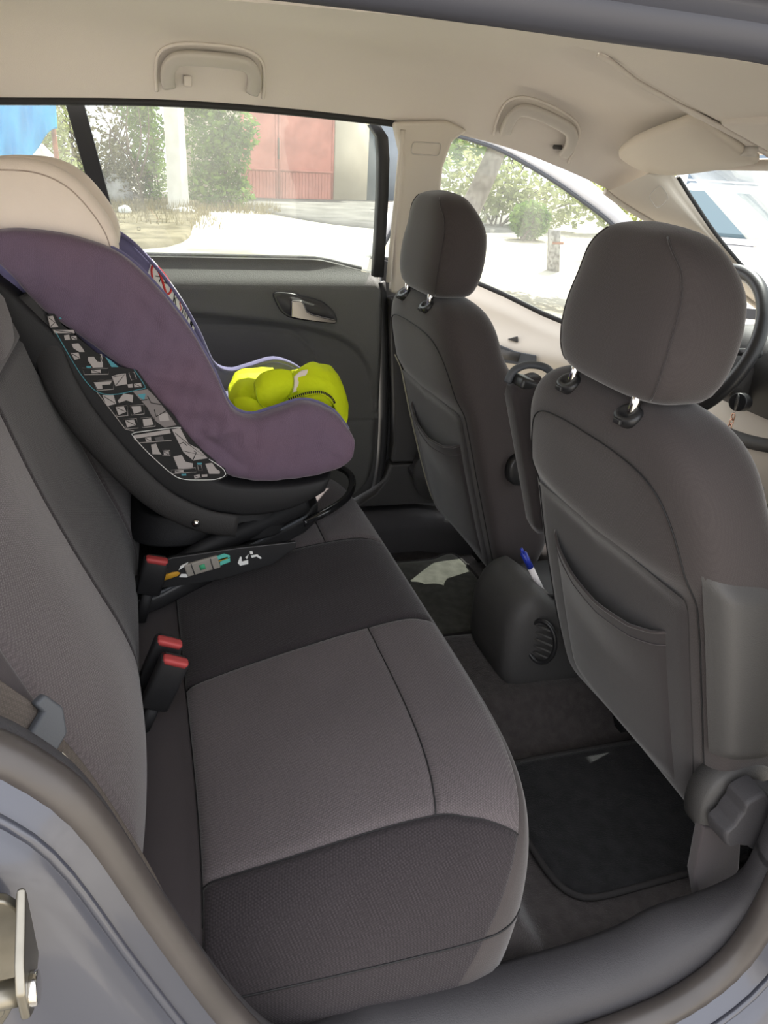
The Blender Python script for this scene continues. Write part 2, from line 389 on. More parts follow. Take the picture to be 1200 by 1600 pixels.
# upper pillar trim: beige
out = [(.556, 1.405), (.585, 1.33), (.588, 1.2), (.592, 1.03), (.70, 1.02), (.690, 1.20), (.686, 1.32), (.700, 1.375), (.735, 1.398), (.68, 1.415)]
bp = [V(x, .668 - .072*max(0, (z - 1.0))/.4, z) for x, z in out]
up = mk('upper_pillar_trim', prism(bp, (0, .03, 0)), M_BEIGE, wall_far, bev=.010, seg=3, label='beige upper B-pillar trim')
def rrect(x0, x1, z0, z1, r, n=5):
    o = []
    for cx, cz, a0 in ((x1-r, z1-r, 0), (x0+r, z1-r, 90), (x0+r, z0+r, 180), (x1-r, z0+r, 270)):
        for k in range(n+1):
            a = math.radians(a0 + 90*k/n); o.append((cx + r*math.cos(a), cz + r*math.sin(a)))
    return o
bd = [V(x + (z-1.37)*.05, .6665 - .072*(z-1.0)/.4, z) for x, z in rrect(.604, .672, 1.343, 1.368, .007)]
mk('airbag_badge', tube(bd, .0011, 6, True), M_HANDLE, up)
# thin light seal strip between window frame and pillar
mk('edge_strip', tube([V(.578, .655 - .10*(z-1.0)/.4*.6, z) for z in (1.06, 1.15, 1.25, 1.34, 1.39)], .006, 8), M_BEIGE, wall_far)
# sill
prof = [(.605, .335), (.612, .395), (.622, .432), (.645, .446), (.685, .447), (.70, .43), (.72, .38)]
mk('sill_cover', loft([[V(x, y, z - .012*(x-.5) - .03*sstep(.74, .84, x)) for y, z in prof] for x in [-.3 + .1*i for i in range(20)]], False), M_SILLPL, wall_far, label='blue-grey plastic sill cover')
# rear quarter behind the small window
out = [(-.60, .45), (-.30, .45), (-.30, 1.06), (-.44, 1.10), (-.52, 1.20), (-.50, 1.33), (-.42, 1.405), (-.60, 1.40), (-1.2, 1.33), (-1.2, .45)]
mk('quarter_panel', prism(xz(out, .64), (0, .03, 0)), M_BEIGE, wall_far, bev=.01)
# roof rail trim above the far windows
rail = [V(x, .628, smooth_lerp(ZE, x) - .004) for x in [-.5 + .05*i for i in range(25)]]
mk('roof_rail_seal', tube(rail, .0075, 8), M_RUBBER, wall_far)

# ---- rear far door
door_1 = empty('door_1', (.15, .70, .46), 'closed far rear door with dark grained panel and chrome handle', None, None, 'structure')
ZB = [(-.35, .985), (.0, .985), (.156, .975), (.31, .957), (.42, .936), (.50, .900), (.545, .840), (.566, .76), (.572, .70)]
def door_y(x, z):
    y = .660
    y += .014 * (1 - sstep(-.010, .010, z - smooth_lerp(ZB, x)))           # lower recess
    y -= .006 * math.exp(-((z - smooth_lerp(ZB, x) - .012)/.016)**2)
    zg = smooth_lerp([(-.35, .955), (.156, .953), (.34, .938), (.385, .905), (.412, .862), (.432, .79), (.44, .60)], x) if x < .44 else 0
    if x < .45: y += .006 * math.exp(-((z - zg)/.005)**2)
    if z < .705: y += .004*math.exp(-((z - .700)/.004)**2) if x > .36 else 0
    y += .052 * sstep(1.035, 1.10, z)                                      # rolls over to the ledge
    return y
RE = [(.46, .44), (.475, .50), (.491, .535), (.51, .556), (.535, .570), (.58, .578), (.65, .580), (.87, .580), (1.0, .576), (1.06, .572), (1.10, .565)]
def door_pt(u, v):
    z = .46 + .64*v; z1 = smooth_lerp(RE, z); x = -.35 + (z1 + .35)*u
    zz = z + (0 if v < .9 else -.028*sstep(.40, .57, x)*(v-.9)/.1)
    e = sstep(.0, .02, z1 - x); e = 1 - e
    return V(x, door_y(x, zz) + .02*e*e, zz)
dp = mk('door_panel', grid(door_pt, 170, 120), M_DOORPL, door_1, label='dark grained plastic door panel')
led = lambda u, v: (lambda x: V(x, .712 + .015*v, 1.10 - .028*sstep(.40, .57, x) + .004*math.sin(PI*v)))(-.35 + .915*u)
mk('window_ledge', grid(led, 40, 4), M_DOORPL, door_1)
mk('glass_seal', tube([V(x, .722, 1.103 - .028*sstep(.40, .57, x)) for x in [-.35 + .04*i for i in range(23)]], .006, 8), M_RUBBER, door_1)
# window frame
mk('window_frame', loft([[V(x + a, y, z) for a, y in ((-.012, .650), (.010, .646), (.012, .675), (-.012, .68))] for x, z, y0 in ((.556, 1.07, 0), (.557, 1.15, 0), (.558, 1.25, 0), (.556, 1.33, 0), (.550, 1.375, 0), (.53, 1.398, 0))]), M_RUBBER, door_1)
mk('window_divider', loft([[V(x + a, y - .04*(z-1.1)/.3, z) for a, y in ((-.019, .702), (.017, .702), (.017, .725), (-.019, .725))] for x, z in ((-.045, 1.10), (-.060, 1.20), (-.078, 1.30), (-.098, 1.412))]), M_RUBBER, door_1, bev=.003)
# handle: bezel, cup, chrome lever
bz = [(.300, 1.030), (.306, 1.008), (.320, .986), (.345, .972), (.40, .964), (.447, .960), (.455, .967), (.448, .985), (.430, 1.003), (.412, 1.014), (.36, 1.027), (.33, 1.032)]
hd = mk('door_handle', prism(xz(spl([(x, z, 0) for x, z in bz], 48, True) and [(q.x, q.y) for q in spl([(x, z, 0) for x, z in bz], 48, True)], .650), (0, .012, 0)), M_BLACKPL, door_1, bev=.003)
sc = [(.378 + (x-.378)*.90, .997 + (z-.997)*.82) for x, z in [(q.x, q.y) for q in spl([(x, z, 0) for x, z in bz], 48, True)]]
mk('handle_cup', prism(xz(sc, .649), (0, .004, 0)), M_DARKPL, hd)
lv = [(.338, .978), (.3385, 1.016), (.343, 1.0175), (.364, 1.0165), (.369, 1.010), (.377, .992), (.39, .985), (.42, .978), (.447, .9715), (.450, .966), (.445, .962), (.40, .967), (.36, .973)]
mk('lever', prism(xz(lv, .632), (0, .014, 0)), M_DKCHROME, hd, bev=.003, seg=3, label='chrome door lever')
# ---- panes
def pane(name, pts, m, y0=.716, slope=.10, lab=None):
    q = [V(x, y0 - slope*(z-1.08)/.33*.5, z) for x, z in pts]
    return tag(mk(name, prism(q, (0, .004, 0)), m, smooth=False), lab, None, None, 'structure')
win1 = pane('window_1', [(-.040, 1.09), (.56, 1.065), (.56, 1.33), (.548, 1.395), (.4, 1.42), (.1, 1.425), (-.095, 1.42)], M_GLASS, lab='hazy side window of the far rear door')
pane('window_2', [(-.52, 1.12), (-.055, 1.09), (-.105, 1.42), (-.40, 1.41), (-.50, 1.33)], M_GLASSQ, lab='small quarter window behind the window divider')

mk('window_mark', tube([V(x, .707, z) for x, z in ((.006, 1.163), (.012, 1.163), (.012, 1.157), (.006, 1.157))], .0006, 5, True), M_INK, win1)
# ---- windscreen pillar trim, far side
trim_1 = empty('trim_1', (1.2, .60, 1.0), 'pale windscreen pillar trim beside the open front door', None, None, 'structure')
# section edges: door-side edge D and glass-side edge G along the pillar
Dd = [(1.105, .575, 1.290), (1.16, .59, 1.266), (1.25, .605, 1.232), (1.36, .62, 1.192), (1.47, .635, 1.135), (1.62, .65, 1.05), (1.80, .66, .96)]
Gg = [(1.195, .545, 1.338), (1.235, .548, 1.345), (1.32, .552, 1.275), (1.41, .556, 1.20), (1.51, .562, 1.13), (1.68, .575, 1.02), (1.86, .59, .93)]
a = spl(Dd, 30); b = spl(Gg, 30)
rows = []
for i in range(30):
    d = b[i] - a[i]; nrm = V(0, -1, .25).normalized()
    row = [a[i] + V(0, .03, 0), a[i]]
    for t in (.2, .4, .6, .72, .78, .9, 1.0): row.append(a[i] + d*t + nrm*(.020*math.sin(PI*min(1, t*1.1)*.9) - (.004 if t > .75 else 0)))
    row += [b[i] + V(.01, .02, 0)]
    rows.append(row)
mk('pillar_cover', loft(rows, False), M_BEIGE, trim_1)
mk('glass_edge_seal', tube([q + V(.008, .005, .002) for q in b[3:]], .007, 8), M_RUBBER, trim_1)
mk('door_edge_seal', tube([q + V(.0, .02, -.004) for q in a], .008, 8), M_BEIGE, trim_1)
# small square airbag badge
c = V(1.223, .545, 1.281); ex = V(.012, .0, -.011); ez = V(.011, .0, .010)
bdg = []
for k in range(32):
    t = 2*PI*k/32; ct, st = math.cos(t), math.sin(t)
    bdg.append(c + ex*math.copysign(abs(ct)**.5, ct)*1.35 + ez*math.copysign(abs(st)**.5, st)*1.35)
mk('airbag_badge', tube(bdg, .0011, 6, True), M_HANDLE, trim_1)

# ---- windscreen
ws = [V(1.262, .55, 1.362), V(1.262, -.55, 1.362), V(1.93, -.64, .955), V(1.93, .64, .955)]
tag(mk('window_3', prism(ws, (.003, 0, .004)), M_GLASSW, smooth=False), 'windscreen above the dashboard', None, None, 'structure')
mk('header_rail', tube([V(1.262, y, 1.366 - .012*abs(y)/.6) for y in [-.6 + .1*i for i in range(13)]], .012, 8), M_HEADLINER, ceil)
# near windscreen pillar
an = [V(q.x, -q.y, q.z) for q in a]; bn = [V(q.x, -q.y, q.z) for q in b]
t2 = empty('trim_2', (1.2, -.60, 1.0), 'windscreen pillar trim on the near side', None, None, 'structure')
mk('pillar_cover', loft([[p + V(0, -.03, 0), p, (p+q)/2 + V(0, .02, 0), q, q + V(.01, -.02, 0)] for p, q in zip(an, bn)], False), M_BEIGE, t2)

# ---- open front door, far side (hinged at the front, swung outward)
TH = math.radians(40); HX, HY = 1.5, .75
def dd(r, z, off=0.0):    # r from the hinge, off towards the car interior
    n = V(-math.sin(TH), -math.cos(TH), 0)
    return V(HX - r*math.cos(TH), HY + r*math.sin(TH), z) + n*off
door_2 = empty('door_2', dd(.5, .45), 'open front door with sunlit beige inner panel', None, None, 'structure')
belt = lambda r: lerp([(.0, .80), (.15, .852), (.385, .913), (.514, .957), (.612, .985), (.80, 1.015), (1.0, 1.03)], r)
def dpanel(u, v):
    r = .05 + .93*u; z = .48 + (belt(r) - .48)*v
    o = .045 - .02*sstep(.9, 1.0, v) + .030*math.exp(-((z - (.80 + .06*(r-.4)))/.05)**2)*sstep(.1, .2, r)*(1 - sstep(.80, .9, r))
    return dd(r, z, o)
mk('door_panel', grid(dpanel, 60, 60), M_BEIGE, door_2, label='beige inner door panel')
mk('outer_skin', grid(lambda u, v: dd(.0 + 1.0*u, .42 + (belt(u) - .42)*v, -.04 - .03*math.sin(PI*v)), 20, 12), M_PAINT, door_2)
mk('belt_seal', tube([dd(.08 + .9*i/20, belt(.08 + .9*i/20) + .006, .012) for i in range(21)], .008, 8), M_RUBBER, door_2)
fr_in = spl([(.96, 1.03, 0), (.86, 1.22, 0), (.79, 1.36, 0), (.735, 1.405, 0), (.646, 1.392, 0), (.558, 1.367, 0), (.421, 1.307, 0), (.30, 1.243, 0), (.217, 1.192, 0), (.08, 1.09, 0), (.0, 1.02, 0)], 50)
fr_out = spl([(1.0, 1.03, 0), (.90, 1.23, 0), (.83, 1.38, 0), (.745, 1.432, 0), (.65, 1.425, 0), (.562, 1.405, 0), (.405, 1.356, 0), (.309, 1.303, 0), (.235, 1.255, 0), (.10, 1.15, 0), (.0, 1.07, 0)], 50)
rows = [[dd(p.x, p.y, .012), dd((p.x+q.x)/2, (p.y+q.y)/2, .020), dd(q.x, q.y, .012), dd(q.x, q.y, -.015), dd(p.x, p.y, -.015)] for p, q in zip(fr_in, fr_out)]
M_FRAMEPT = mat('pale_frame_paint', (.60, .62, .66), .35, .5, coat=.4)
mk('window_frame', loft(rows), M_FRAMEPT, door_2)
mk('frame_seal', tube([dd(p.x, p.y - .003, .012) for p in fr_in], .006, 8), M_GREYPL, door_2)
mk('window_pane', prism([dd(p.x, p.y, 0) for p in fr_in] + [dd(.3, belt(.3), 0), dd(.6, belt(.6), 0)], dd(0, 0, .003) - dd(0, 0, 0)), M_GLASSF, door_2, smooth=False)
# handle pocket and pull
pk = [(.505, .822), (.495, .765), (.43, .766), (.37, .770), (.375, .803), (.44, .806)]
pkd = mk('pull_pocket', prism([dd(r, z, .078) for r, z in pk], dd(0, 0, .006) - dd(0, 0, 0)), M_GREYPL, door_2, bev=.003, label='grey pull pocket')
mk('pull_cup', prism([dd(r, z, .080) for r, z in [(.490, .808), (.483, .778), (.43, .776), (.425, .802)]], dd(0, 0, .006) - dd(0, 0, 0)), M_DARKPL, pkd)
mk('latch_lever', prism([dd(r, z, .060) for r, z in [(.475, .838), (.445, .850), (.440, .832)]], dd(0, 0, .012) - dd(0, 0, 0)), M_DARKPL, door_2, bev=.002)

# ---- dashboard
dash = empty('dashboard', (1.6, 0, .3), 'two-tone dashboard with dark hood and beige lower half', 'dashboard')
def dash_row(y):
    hood = .055*math.exp(-((y - .37)/.17)**4)
    return [V(1.95, y, .95), V(1.72, y, .955), V(1.55, y, .95 + hood*.8), V(1.46, y, .935 + hood), V(1.42, y, .90 + hood), V(1.42, y, .86), V(1.44, y, .80)]
mk('upper_dash', loft([dash_row(-.64 + 1.28*i/48) for i in range(49)], False), M_DARKPL, dash)
mk('lower_dash', loft([[V(1.44, y, .805), V(1.425, y, .775), V(1.43, y, .70), V(1.47, y, .60), V(1.55, y, .50)] for y in [-.64 + .04*i for i in range(33)]], False), M_BEIGE, dash)
mk('trim_strip', loft([[V(1.428, y, .800 - d), V(1.412, y, .792 - d), V(1.410, y, .772 - d), V(1.424, y, .764 - d)] for y, d in [(.10 + .02*i, .05*math.sin(PI*i/26)) for i in range(27)]], False), M_DARKPL, dash)
for y in (.56,):
    mk('side_vent', cyl((1.425, y, .90), (1, 0, 0), .045, .02, 24), M_BLACKPL, dash, bev=.004)
col_ = mk('steering_column', loft([sring(V(1.30 + .05*i, .37, .945 - .028*i), V(0, .05 + .004*i, 0), V(.02, 0, .05), 3.5, 24) for i in range(4)]), M_DARKPL, dash)
for s in (-1, 1):
    mk('stalk', tube([V(1.34, .37 + s*.05, .955), V(1.335, .37 + s*.10, .965), V(1.33, .37 + s*.155, .975)], [.008, .009, .011], 10), M_BLACKPL, dash, bev=0)
mk('ignition_barrel', cyl((1.36, .265, .845), (-1, -.5, .2), .022, .04, 18), M_BLACKPL, dash, bev=.003)

# ---- steering wheel
sw = empty('steering_wheel', (1.27, .37, .78), 'dark steering wheel partly hidden behind the near headrest', 'steering wheel')
cw = V(1.275, .37, .965); eu = V(.42, 0, .9075); ey = V(0, 1, 0); en = V(-.9075, 0, .42)
rim = [cw + ey*.185*math.cos(2*PI*k/64) + eu*.185*math.sin(2*PI*k/64) for k in range(64)]
mk('rim', tube(rim, .0165, 14, True), M_BLACKPL, sw)
hub = loft([sring(cw - en*(.045 - .02*i), ey*(.075 - .006*i*i), eu*(.07 - .006*i*i), 3, 28) for i in range(3)])
hb = mk('hub', hub, M_DARKPL, sw, bev=.006)
for ang in (200, 340, 270):
    a_ = math.radians(ang); d = ey*math.cos(a_) + eu*math.sin(a_); s_ = ey*-math.sin(a_) + eu*math.cos(a_)
    mk('spoke', loft([[cw + d*r - en*h + s_*w*sx + en*t for sx, t in ((-1, -.006), (1, -.006), (1, .006), (-1, .006))] for r, h, w in ((.05, .025, .024), (.12, .018, .017), (.18, .0, .016))]), M_GREYPL, sw, bev=.004)

# ---- key with tag hanging from the ignition
ky = empty('key_ring', (1.345, .255, .74), 'car key with rose-gold chain and pale tag hanging from ignition', 'key')
mk('key_head', loft([sring(V(1.335, .25, .868 - .012*i), V(.004, .003, 0), V(.0, .014 + .004*math.sin(i), 0) + V(.01, 0, 0), 3, 16) for i in range(4)]), M_BLACKPL, ky)
M_ROSE = mat('rose_gold', (.80, .50, .38), .2, .5, metal=1.0)
for i in range(6):
    c = V(1.335, .25 + .001*i, .815 - .013*i); ax = (V(0, 1, 0), V(1, 0, 0))[i % 2]
    mk('chain_link', tube([c + ax*.0055*math.cos(2*PI*k/14) + V(0, 0, .0085)*math.sin(2*PI*k/14) for k in range(14)], .0017, 6, True), M_ROSE, ky)
mk('tag', prism([V(1.332, .256 + y, .742 + z) for y, z in ((-.010, .010), (.004, .014), (.013, .0), (.016, -.020), (.006, -.038), (-.004, -.044), (-.014, -.030), (-.015, -.008))], (.004, 0, 0)), mat('pale_tag', (.55, .62, .68), .3, .5), ky, bev=.0015)

# ---- sun visor, far side
vz = empty('sun_visor', (1.13, .36, 1.36), 'beige sun visor folded up on the far front side', 'sun visor')
vo = [(1.085, .535), (1.060, .44), (1.045, .30), (1.045, .215), (1.10, .207), (1.185, .207), (1.195, .215), (1.195, .38), (1.190, .46), (1.172, .510), (1.158, .532), (1.13, .548), (1.10, .547)]
vp = spl([(x, y, 0) for x, y in vo], 60, True)
def vis_z(x, y): return 1.428 - .43*(x - 1.05) - .042*max(0, y - .20)/.335
top = [V(p.x, p.y, vis_z(p.x, p.y) + .004) for p in vp]
mk('visor_body', loft([[(lambda x, y: V(x, y, vis_z(x, y) + .004 + dz))(1.12 + (q.x-1.12)*k, .37 + (q.y-.37)*k) for q in top] for k, dz in ((.93, .012), (.985, .008), (1.0, 0), (.985, -.008), (.95, -.011), (.5, -.012), (.02, -.012))]), M_BEIGE, vz)
mk('pivot_clip', loft([sring(V(1.17, .205, 1.372 + .006*i), V(.012, 0, 0), V(0, .016, 0), 3, 16) for i in range(4)]), M_HANDLE, vz)
# near visor
vn = empty('sun_visor', (1.13, -.36, 1.36), 'sun visor on the near front side by the centre panel', 'sun visor')
vpn = [V(p.x, -p.y - .02, 0) for p in vp]; topn = [V(p.x, p.y, vis_z(p.x, -p.y) + .004) for p in vpn]
mk('visor_body', loft([[(lambda x, y: V(x, y, vis_z(x, -y) + .004 + dz))(1.12 + (q.x-1.12)*k, -.39 + (q.y+.39)*k) for q in topn] for k, dz in ((.95, .010), (1.0, 0), (.95, -.010), (.02, -.011))]), M_BEIGE, vn)

# ---- grab handles
def grab(label, x0, x1, hook, tilt=0.0):
    xm = (x0+x1)/2; zf = lambda x, y: head_z(x, y, False)
    g = empty('grab_handle', (xm, .57, zf(xm, .57)), label, 'grab handle', 'grab handles above the far windows')
    def pt(x, y, d): return V(x, y, zf(x, y) - d - .0)
    # path: foot - bow - foot, lying close to the roof and standing proud of it
    n = 40; L_ = x1 - x0
    rows = []
    keys = [(x0 + .004, .612, .010), (x0 + .001, .604, .015), (x0 + .003, .590, .019), (x0 + .014, .575, .020), (x0 + .035, .567, .021), (xm, .564, .022), (x1 - .035, .567, .021), (x1 - .014, .575, .020), (x1 - .003, .590, .019), (x1 - .001, .604, .015), (x1 - .004, .612, .010)]
    def pt(x, y, d):
        e = .002; z = zf(x, y); nz = V(0, (zf(x, y+e) - z)/e, -1.0).normalized(); return V(x, y, z) + nz*d
    P = spl([pt(x, y, d) for x, y, d in keys], n)
    for i in range(n):
        t = (P[min(i+1, n-1)] - P[max(i-1, 0)]).normalized(); nd = V(0, -.80, -.6); nd = (nd - t*nd.dot(t)).normalized(); s = t.cross(nd)
        rows.append(sring(P[i], s*.0135, nd*.0085, 3.2, 18))
    mk('bow', loft(rows), M_HANDLE, g)
    bk = [pt(x, y, .003) for x, y in [(x0 - .020, .618), (x0 - .020, .600), (x0 - .012, .575), (x0 + .02, .556), (xm, .550), (x1 - .02, .556), (x1 + .012, .575), (x1 + .020, .600), (x1 + .020, .618)]]
    mk('backplate_edge', tube(spl(bk, 40), .0035, 8), M_HEADLINER, g)
    if hook:
        h = pt(x0 + .040, .606, .010)
        mk('coat_hook', box(h, (.016, .012, .020)), M_HEADLINER, g, bev=.003)
    else:
        mk('pivot_pin', cyl(pt(x1 - .026, .606, .012), (1, 0, 0), .005, .02, 12), M_DARKPL, g)
grab('grey-beige grab handle with coat hook above the rear side window', .083, .255, True)
grab('grey-beige grab handle without hook above the open front door', .822, .985, False)
# ================================================================== rear bench
bench = empty('rear_bench_seat', (.2, 0, .33), 'wide rear bench seat in two-tone grey ribbed fabric', 'seat')
CP = [(-.10, .520), (-.06, .528), (-.02, .536), (.010, .543), (.022, .552), (.035, .562), (.08, .574), (.16, .591), (.24, .607), (.30, .618), (.36, .627), (.40, .628), (.432, .618), (.452, .596), (.463, .560), (.466, .51), (.462, .45), (.452, .39), (.43, .335), (.40, .30)]
CPS = spl([(x, 0, z) for x, z in CP], 200)
def cush(y, s, lift=0.0):
    i = min(199, max(0, s*199)); k = int(i); f = i - k
    p = CPS[k].lerp(CPS[min(199, k+1)], f)
    q = min(1.0, abs(y)/.632)
    kx = (1 - q**6)**(1/3.0) if q < 1 else 0
    kz = (1 - q**12)**(1/2.6) if q < 1 else 0
    t = (CPS[min(199, k+2)] - CPS[max(0, k-2)]).normalized(); nrm = V(-t.z, 0, t.x)
    soft = .006*math.sin(PI*min(1, max(0, (p.x)/.42)))*(1 - (abs(abs(y) - .33)/.3)**2 if abs(abs(y)-.33) < .3 else 0)
    x = -.10 + (p.x + .10)*(.70 + .30*kx); z = .33 + (p.z - .33)*kz + soft
    return V(x, y, z) + nrm*lift
def s_at_x(x):
    for i in range(130):
        if CPS[i].x >= x: return i/199
    return .6
def panel(name, ya, yb, s0, s1, m, parent, nu, nv, groove=.004, fn=cush, seams='all', label=None):
    def f(u, v):
        s = s0 + (s1 - s0)*v; y0 = ya(s) if callable(ya) else ya; y1 = yb(s) if callable(yb) else yb
        y = y0 + (y1 - y0)*u
        d = min(abs(y - y0), abs(y - y1), abs(s - s0)*1.0, abs(s1 - s)*1.0)
        return fn(y, s, -groove*math.exp(-(d/.0045)**2))
    return mk(name, grid(f, nu, nv), m, parent, label=label)
sA = s_at_x(.020); sB = s_at_x(.318)
bn = lambda s: -lerp([(sA, .170), (sB, .158), (.62, .150), (1.0, .14)], s)      # centre stripe, near boundary
bf = lambda s: lerp([(sA, .170), (sB, .158), (.62, .150), (1.0, .14)], s)
on = lambda s: -smooth_lerp([(sA, .530), (sB*.5, .537), (sB, .546), (.55, .560), (.62, .572), (1, .58)], s)   # outer boundary
of = lambda s: -on(s)
sC = .635
panel('near_cushion_insert', on, bn, sA, sB, M_LIGHTFAB, bench, 60, 60, label='light grey ribbed cushion insert')
panel('near_cushion_nose', on, bn, sB, sC, M_LIGHTFAB, bench, 60, 40)
panel('far_cushion_insert', bf, of, sA, sB, M_LIGHTFAB, bench, 50, 50)
panel('far_cushion_nose', bf, of, sB, sC, M_LIGHTFAB, bench, 50, 40)
panel('centre_stripe', bn, bf, sA, sC, M_DARKFAB, bench, 40, 80, label='dark ribbed centre stripe of the cushion')
panel('near_bolster', lambda s: -.631, on, sA, sC, M_DARKFAB, bench, 46, 80, label='dark ribbed outer bolster')
panel('far_bolster', of, lambda s: .631, sA, sC, M_DARKFAB, bench, 30, 60)
panel('front_valance', lambda s: -.631, lambda s: .631, sC, 1.0, M_BACKFAB, bench, 140, 40, label='plain grey front valance of the cushion')
panel('rear_gusset', lambda s: -.631, lambda s: .631, 0.0, sA, M_SIDEFAB, bench, 120, 20, label='plain fabric strip behind the cushion inserts')
def seam_pts(zt):
    out_ = []
    for i in range(60):
        s = sA + .02 + (sC + .10 - sA)*i/59; lo, hi = -.5, -.63199
        for _ in range(30):
            m_ = (lo + hi)/2
            if cush(m_, s).z > zt: lo = m_
            else: hi = m_
        p = cush(lo, s)
        if abs(p.z - zt) < .01: out_.append(p + V(0, -.0005, 0))
    return out_
for nm_, pts_ in (('cross_seam', [cush(on(sB) + (bn(sB) - on(sB))*i/40, sB, -.0028) for i in range(41)]), ('cross_seam', [cush(bf(sB) + (of(sB) - bf(sB))*i/40, sB, -.0028) for i in range(41)]),
                  ('stripe_seam', [cush(bn(s), s, -.0030) for s in [sA + (sC - sA)*i/60 for i in range(61)]]), ('stripe_seam', [cush(bf(s), s, -.0030) for s in [sA + (sC - sA)*i/60 for i in range(61)]]),
                  ('bolster_seam', [cush(on(s), s, -.0030) for s in [sA + (sC - sA)*i/60 for i in range(61)]]), ('rear_seam', [cush(-.57 + 1.14*i/80, sA, -.0028) for i in range(81)])):
    mk(nm_, tube(pts_, .0009, 6), M_BLACKMAT, bench)
mk('lower_seam', tube(seam_pts(.462), .0013, 6), M_BLACKMAT, bench)
# ---- backrest
BP = [(-.060, .515), (-.047, .545), (-.041, .585), (-.043, .640), (-.058, .700), (-.082, .765), (-.112, .845), (-.142, .930), (-.168, 1.015), (-.185, 1.065), (-.203, 1.095), (-.235, 1.112), (-.28, 1.108)]
BPS = spl([(x, 0, z) for x, z in BP], 160)
def backf(y, s, lift=0.0):
    i = min(159, max(0, s*159)); k = int(i); f = i - k
    p = BPS[k].lerp(BPS[min(159, k+1)], f)
    t = (BPS[min(159, k+2)] - BPS[max(0, k-2)]).normalized(); nrm = V(t.z, 0, -t.x)
    q = min(1.0, abs(y)/.62); edge = 1 - (1 - q**10)**(1/2.5) if q < 1 else 1
    bul = .012*math.cos(PI*min(1, abs(abs(y)-.36)/.24))*math.sin(PI*min(1, s*1.1)) if abs(abs(y)-.36) < .24 else -.012*math.sin(PI*min(1, s*1.1))
    return p + V(0, y, 0) + nrm*(lift + bul*.8) - nrm*edge*.09
bb = lambda s: -.185 - .01*s
panel('near_back_insert', lambda s: -.525, bb, .05, .80, M_LIGHTFAB, bench, 60, 80, fn=backf, label='light grey backrest insert')
panel('far_back_insert', lambda s: -bb(s), lambda s: .525, .05, .80, M_LIGHTFAB, bench, 40, 60, fn=backf)
panel('centre_back', bb, lambda s: -bb(s), .0, .80, M_DARKFAB, bench, 50, 80, fn=backf, label='dark centre panel of the backrest')
panel('near_back_bolster', lambda s: -.619, lambda s: -.525, .0, .80, M_SIDEFAB, bench, 30, 80, fn=backf)
panel('far_back_bolster', lambda s: .525, lambda s: .619, .0, .80, M_SIDEFAB, bench, 20, 60, fn=backf)
panel('backrest_top', lambda s: -.619, lambda s: .619, .80, 1.0, M_SIDEFAB, bench, 120, 30, fn=backf)
panel('near_back_foot', lambda s: -.525, bb, .0, .05, M_LIGHTFAB, bench, 40, 8, fn=backf, groove=0)
panel('far_back_foot', lambda s: -bb(s), lambda s: .525, .0, .05, M_LIGHTFAB, bench, 40, 8, fn=backf, groove=0)
mk('backrest_shell', prism([V(-.29, y, z) for y, z in ((-.60, .45), (.60, .45), (.60, 1.08), (-.60, 1.08))], (-.03, 0, 0)), M_CARPET, bench)
mk('centre_headrest', loft([sring(V(-.235 - .10*(z-1.05), .0, z), V(.058*k, 0, 0), V(0, .125*k, 0), 3.0, 36) for z, k in ((1.035, .5), (1.042, .8), (1.06, .96), (1.085, 1.0), (1.115, .96), (1.135, .8), (1.142, .5), (1.144, .1))]), M_LIGHTFAB, bench)
tag(mk('parcel_shelf', prism([V(-.33, -.6, 1.0), V(-.33, .6, 1.0), V(-1.1, .55, 1.02), V(-1.1, -.55, 1.02)], (0, 0, -.03)), M_CARPET), 'dark parcel shelf behind the rear bench', None, None, 'structure')

# ================================================================== front seats
ZT = 1.092
def bx(z): return lerp([(.44, .775), (.50, .760), (.60, .728), (.75, .682), (.90, .640), (1.0, .614), (1.06, .603), (1.10, .597)], z)   # middle of the backrest
W_ = [(.485, .190), (.50, .212), (.53, .226), (.62, .236), (.75, .238), (.85, .236), (.93, .230), (.985, .218), (1.025, .200), (1.055, .172), (1.075, .135), (1.087, .085), (1.092, .02)]
T_ = [(.485, .045), (.50, .062), (.53, .072), (.75, .073), (.90, .072), (.96, .072), (1.01, .071), (1.045, .067), (1.066, .057), (1.080, .040), (1.088, .022), (1.092, .006)]
def back_sec(z, n=64):
    w_, t_ = smooth_lerp(W_, z), smooth_lerp(T_, z); out = []
    for k in range(n):
        a_ = 2*PI*k/n; c_, s_ = math.cos(a_), math.sin(a_); e = 3.6
        y = w_*math.copysign(abs(s_)**(2/e), s_); x = t_*math.copysign(abs(c_)**(2/e), c_)
        if x < 0:
            f = max(0, 1 - (abs(y)/(w_+.001))**6)
            x += f * .016*(1 - sstep(.865, .915, z + .02*(1-abs(y)/.2)))          # rear face steps in below the shoulder roll
            x += .010*f*math.cos(min(1, abs(y)/w_)*PI/2)*sstep(.9, 1.0, z)*.3
        else: x += .035*sstep(.55, .85, abs(y)/w_)*sstep(.5, .6, z)*(1 - sstep(.88, 1.0, z))   # side bolsters lean forward
        out.append((x, y))
    return out
def rear_x(y, z):
    w_, t_ = smooth_lerp(W_, z), smooth_lerp(T_, z); e = 3.6
    q = min(.999, abs(y)/w_); x = -t_*(1 - q**e)**(1/e); f = max(0, 1 - (abs(y)/(w_+.001))**6)
    x += f*.016*(1 - sstep(.865, .915, z + .02*(1-abs(y)/.2)))
    return bx(z) + x
HW = [(1.082, .070), (1.088, .105), (1.10, .123), (1.125, .133), (1.16, .136), (1.20, .130), (1.235, .116), (1.257, .098), (1.270, .075), (1.277, .045), (1.2795, .01)]
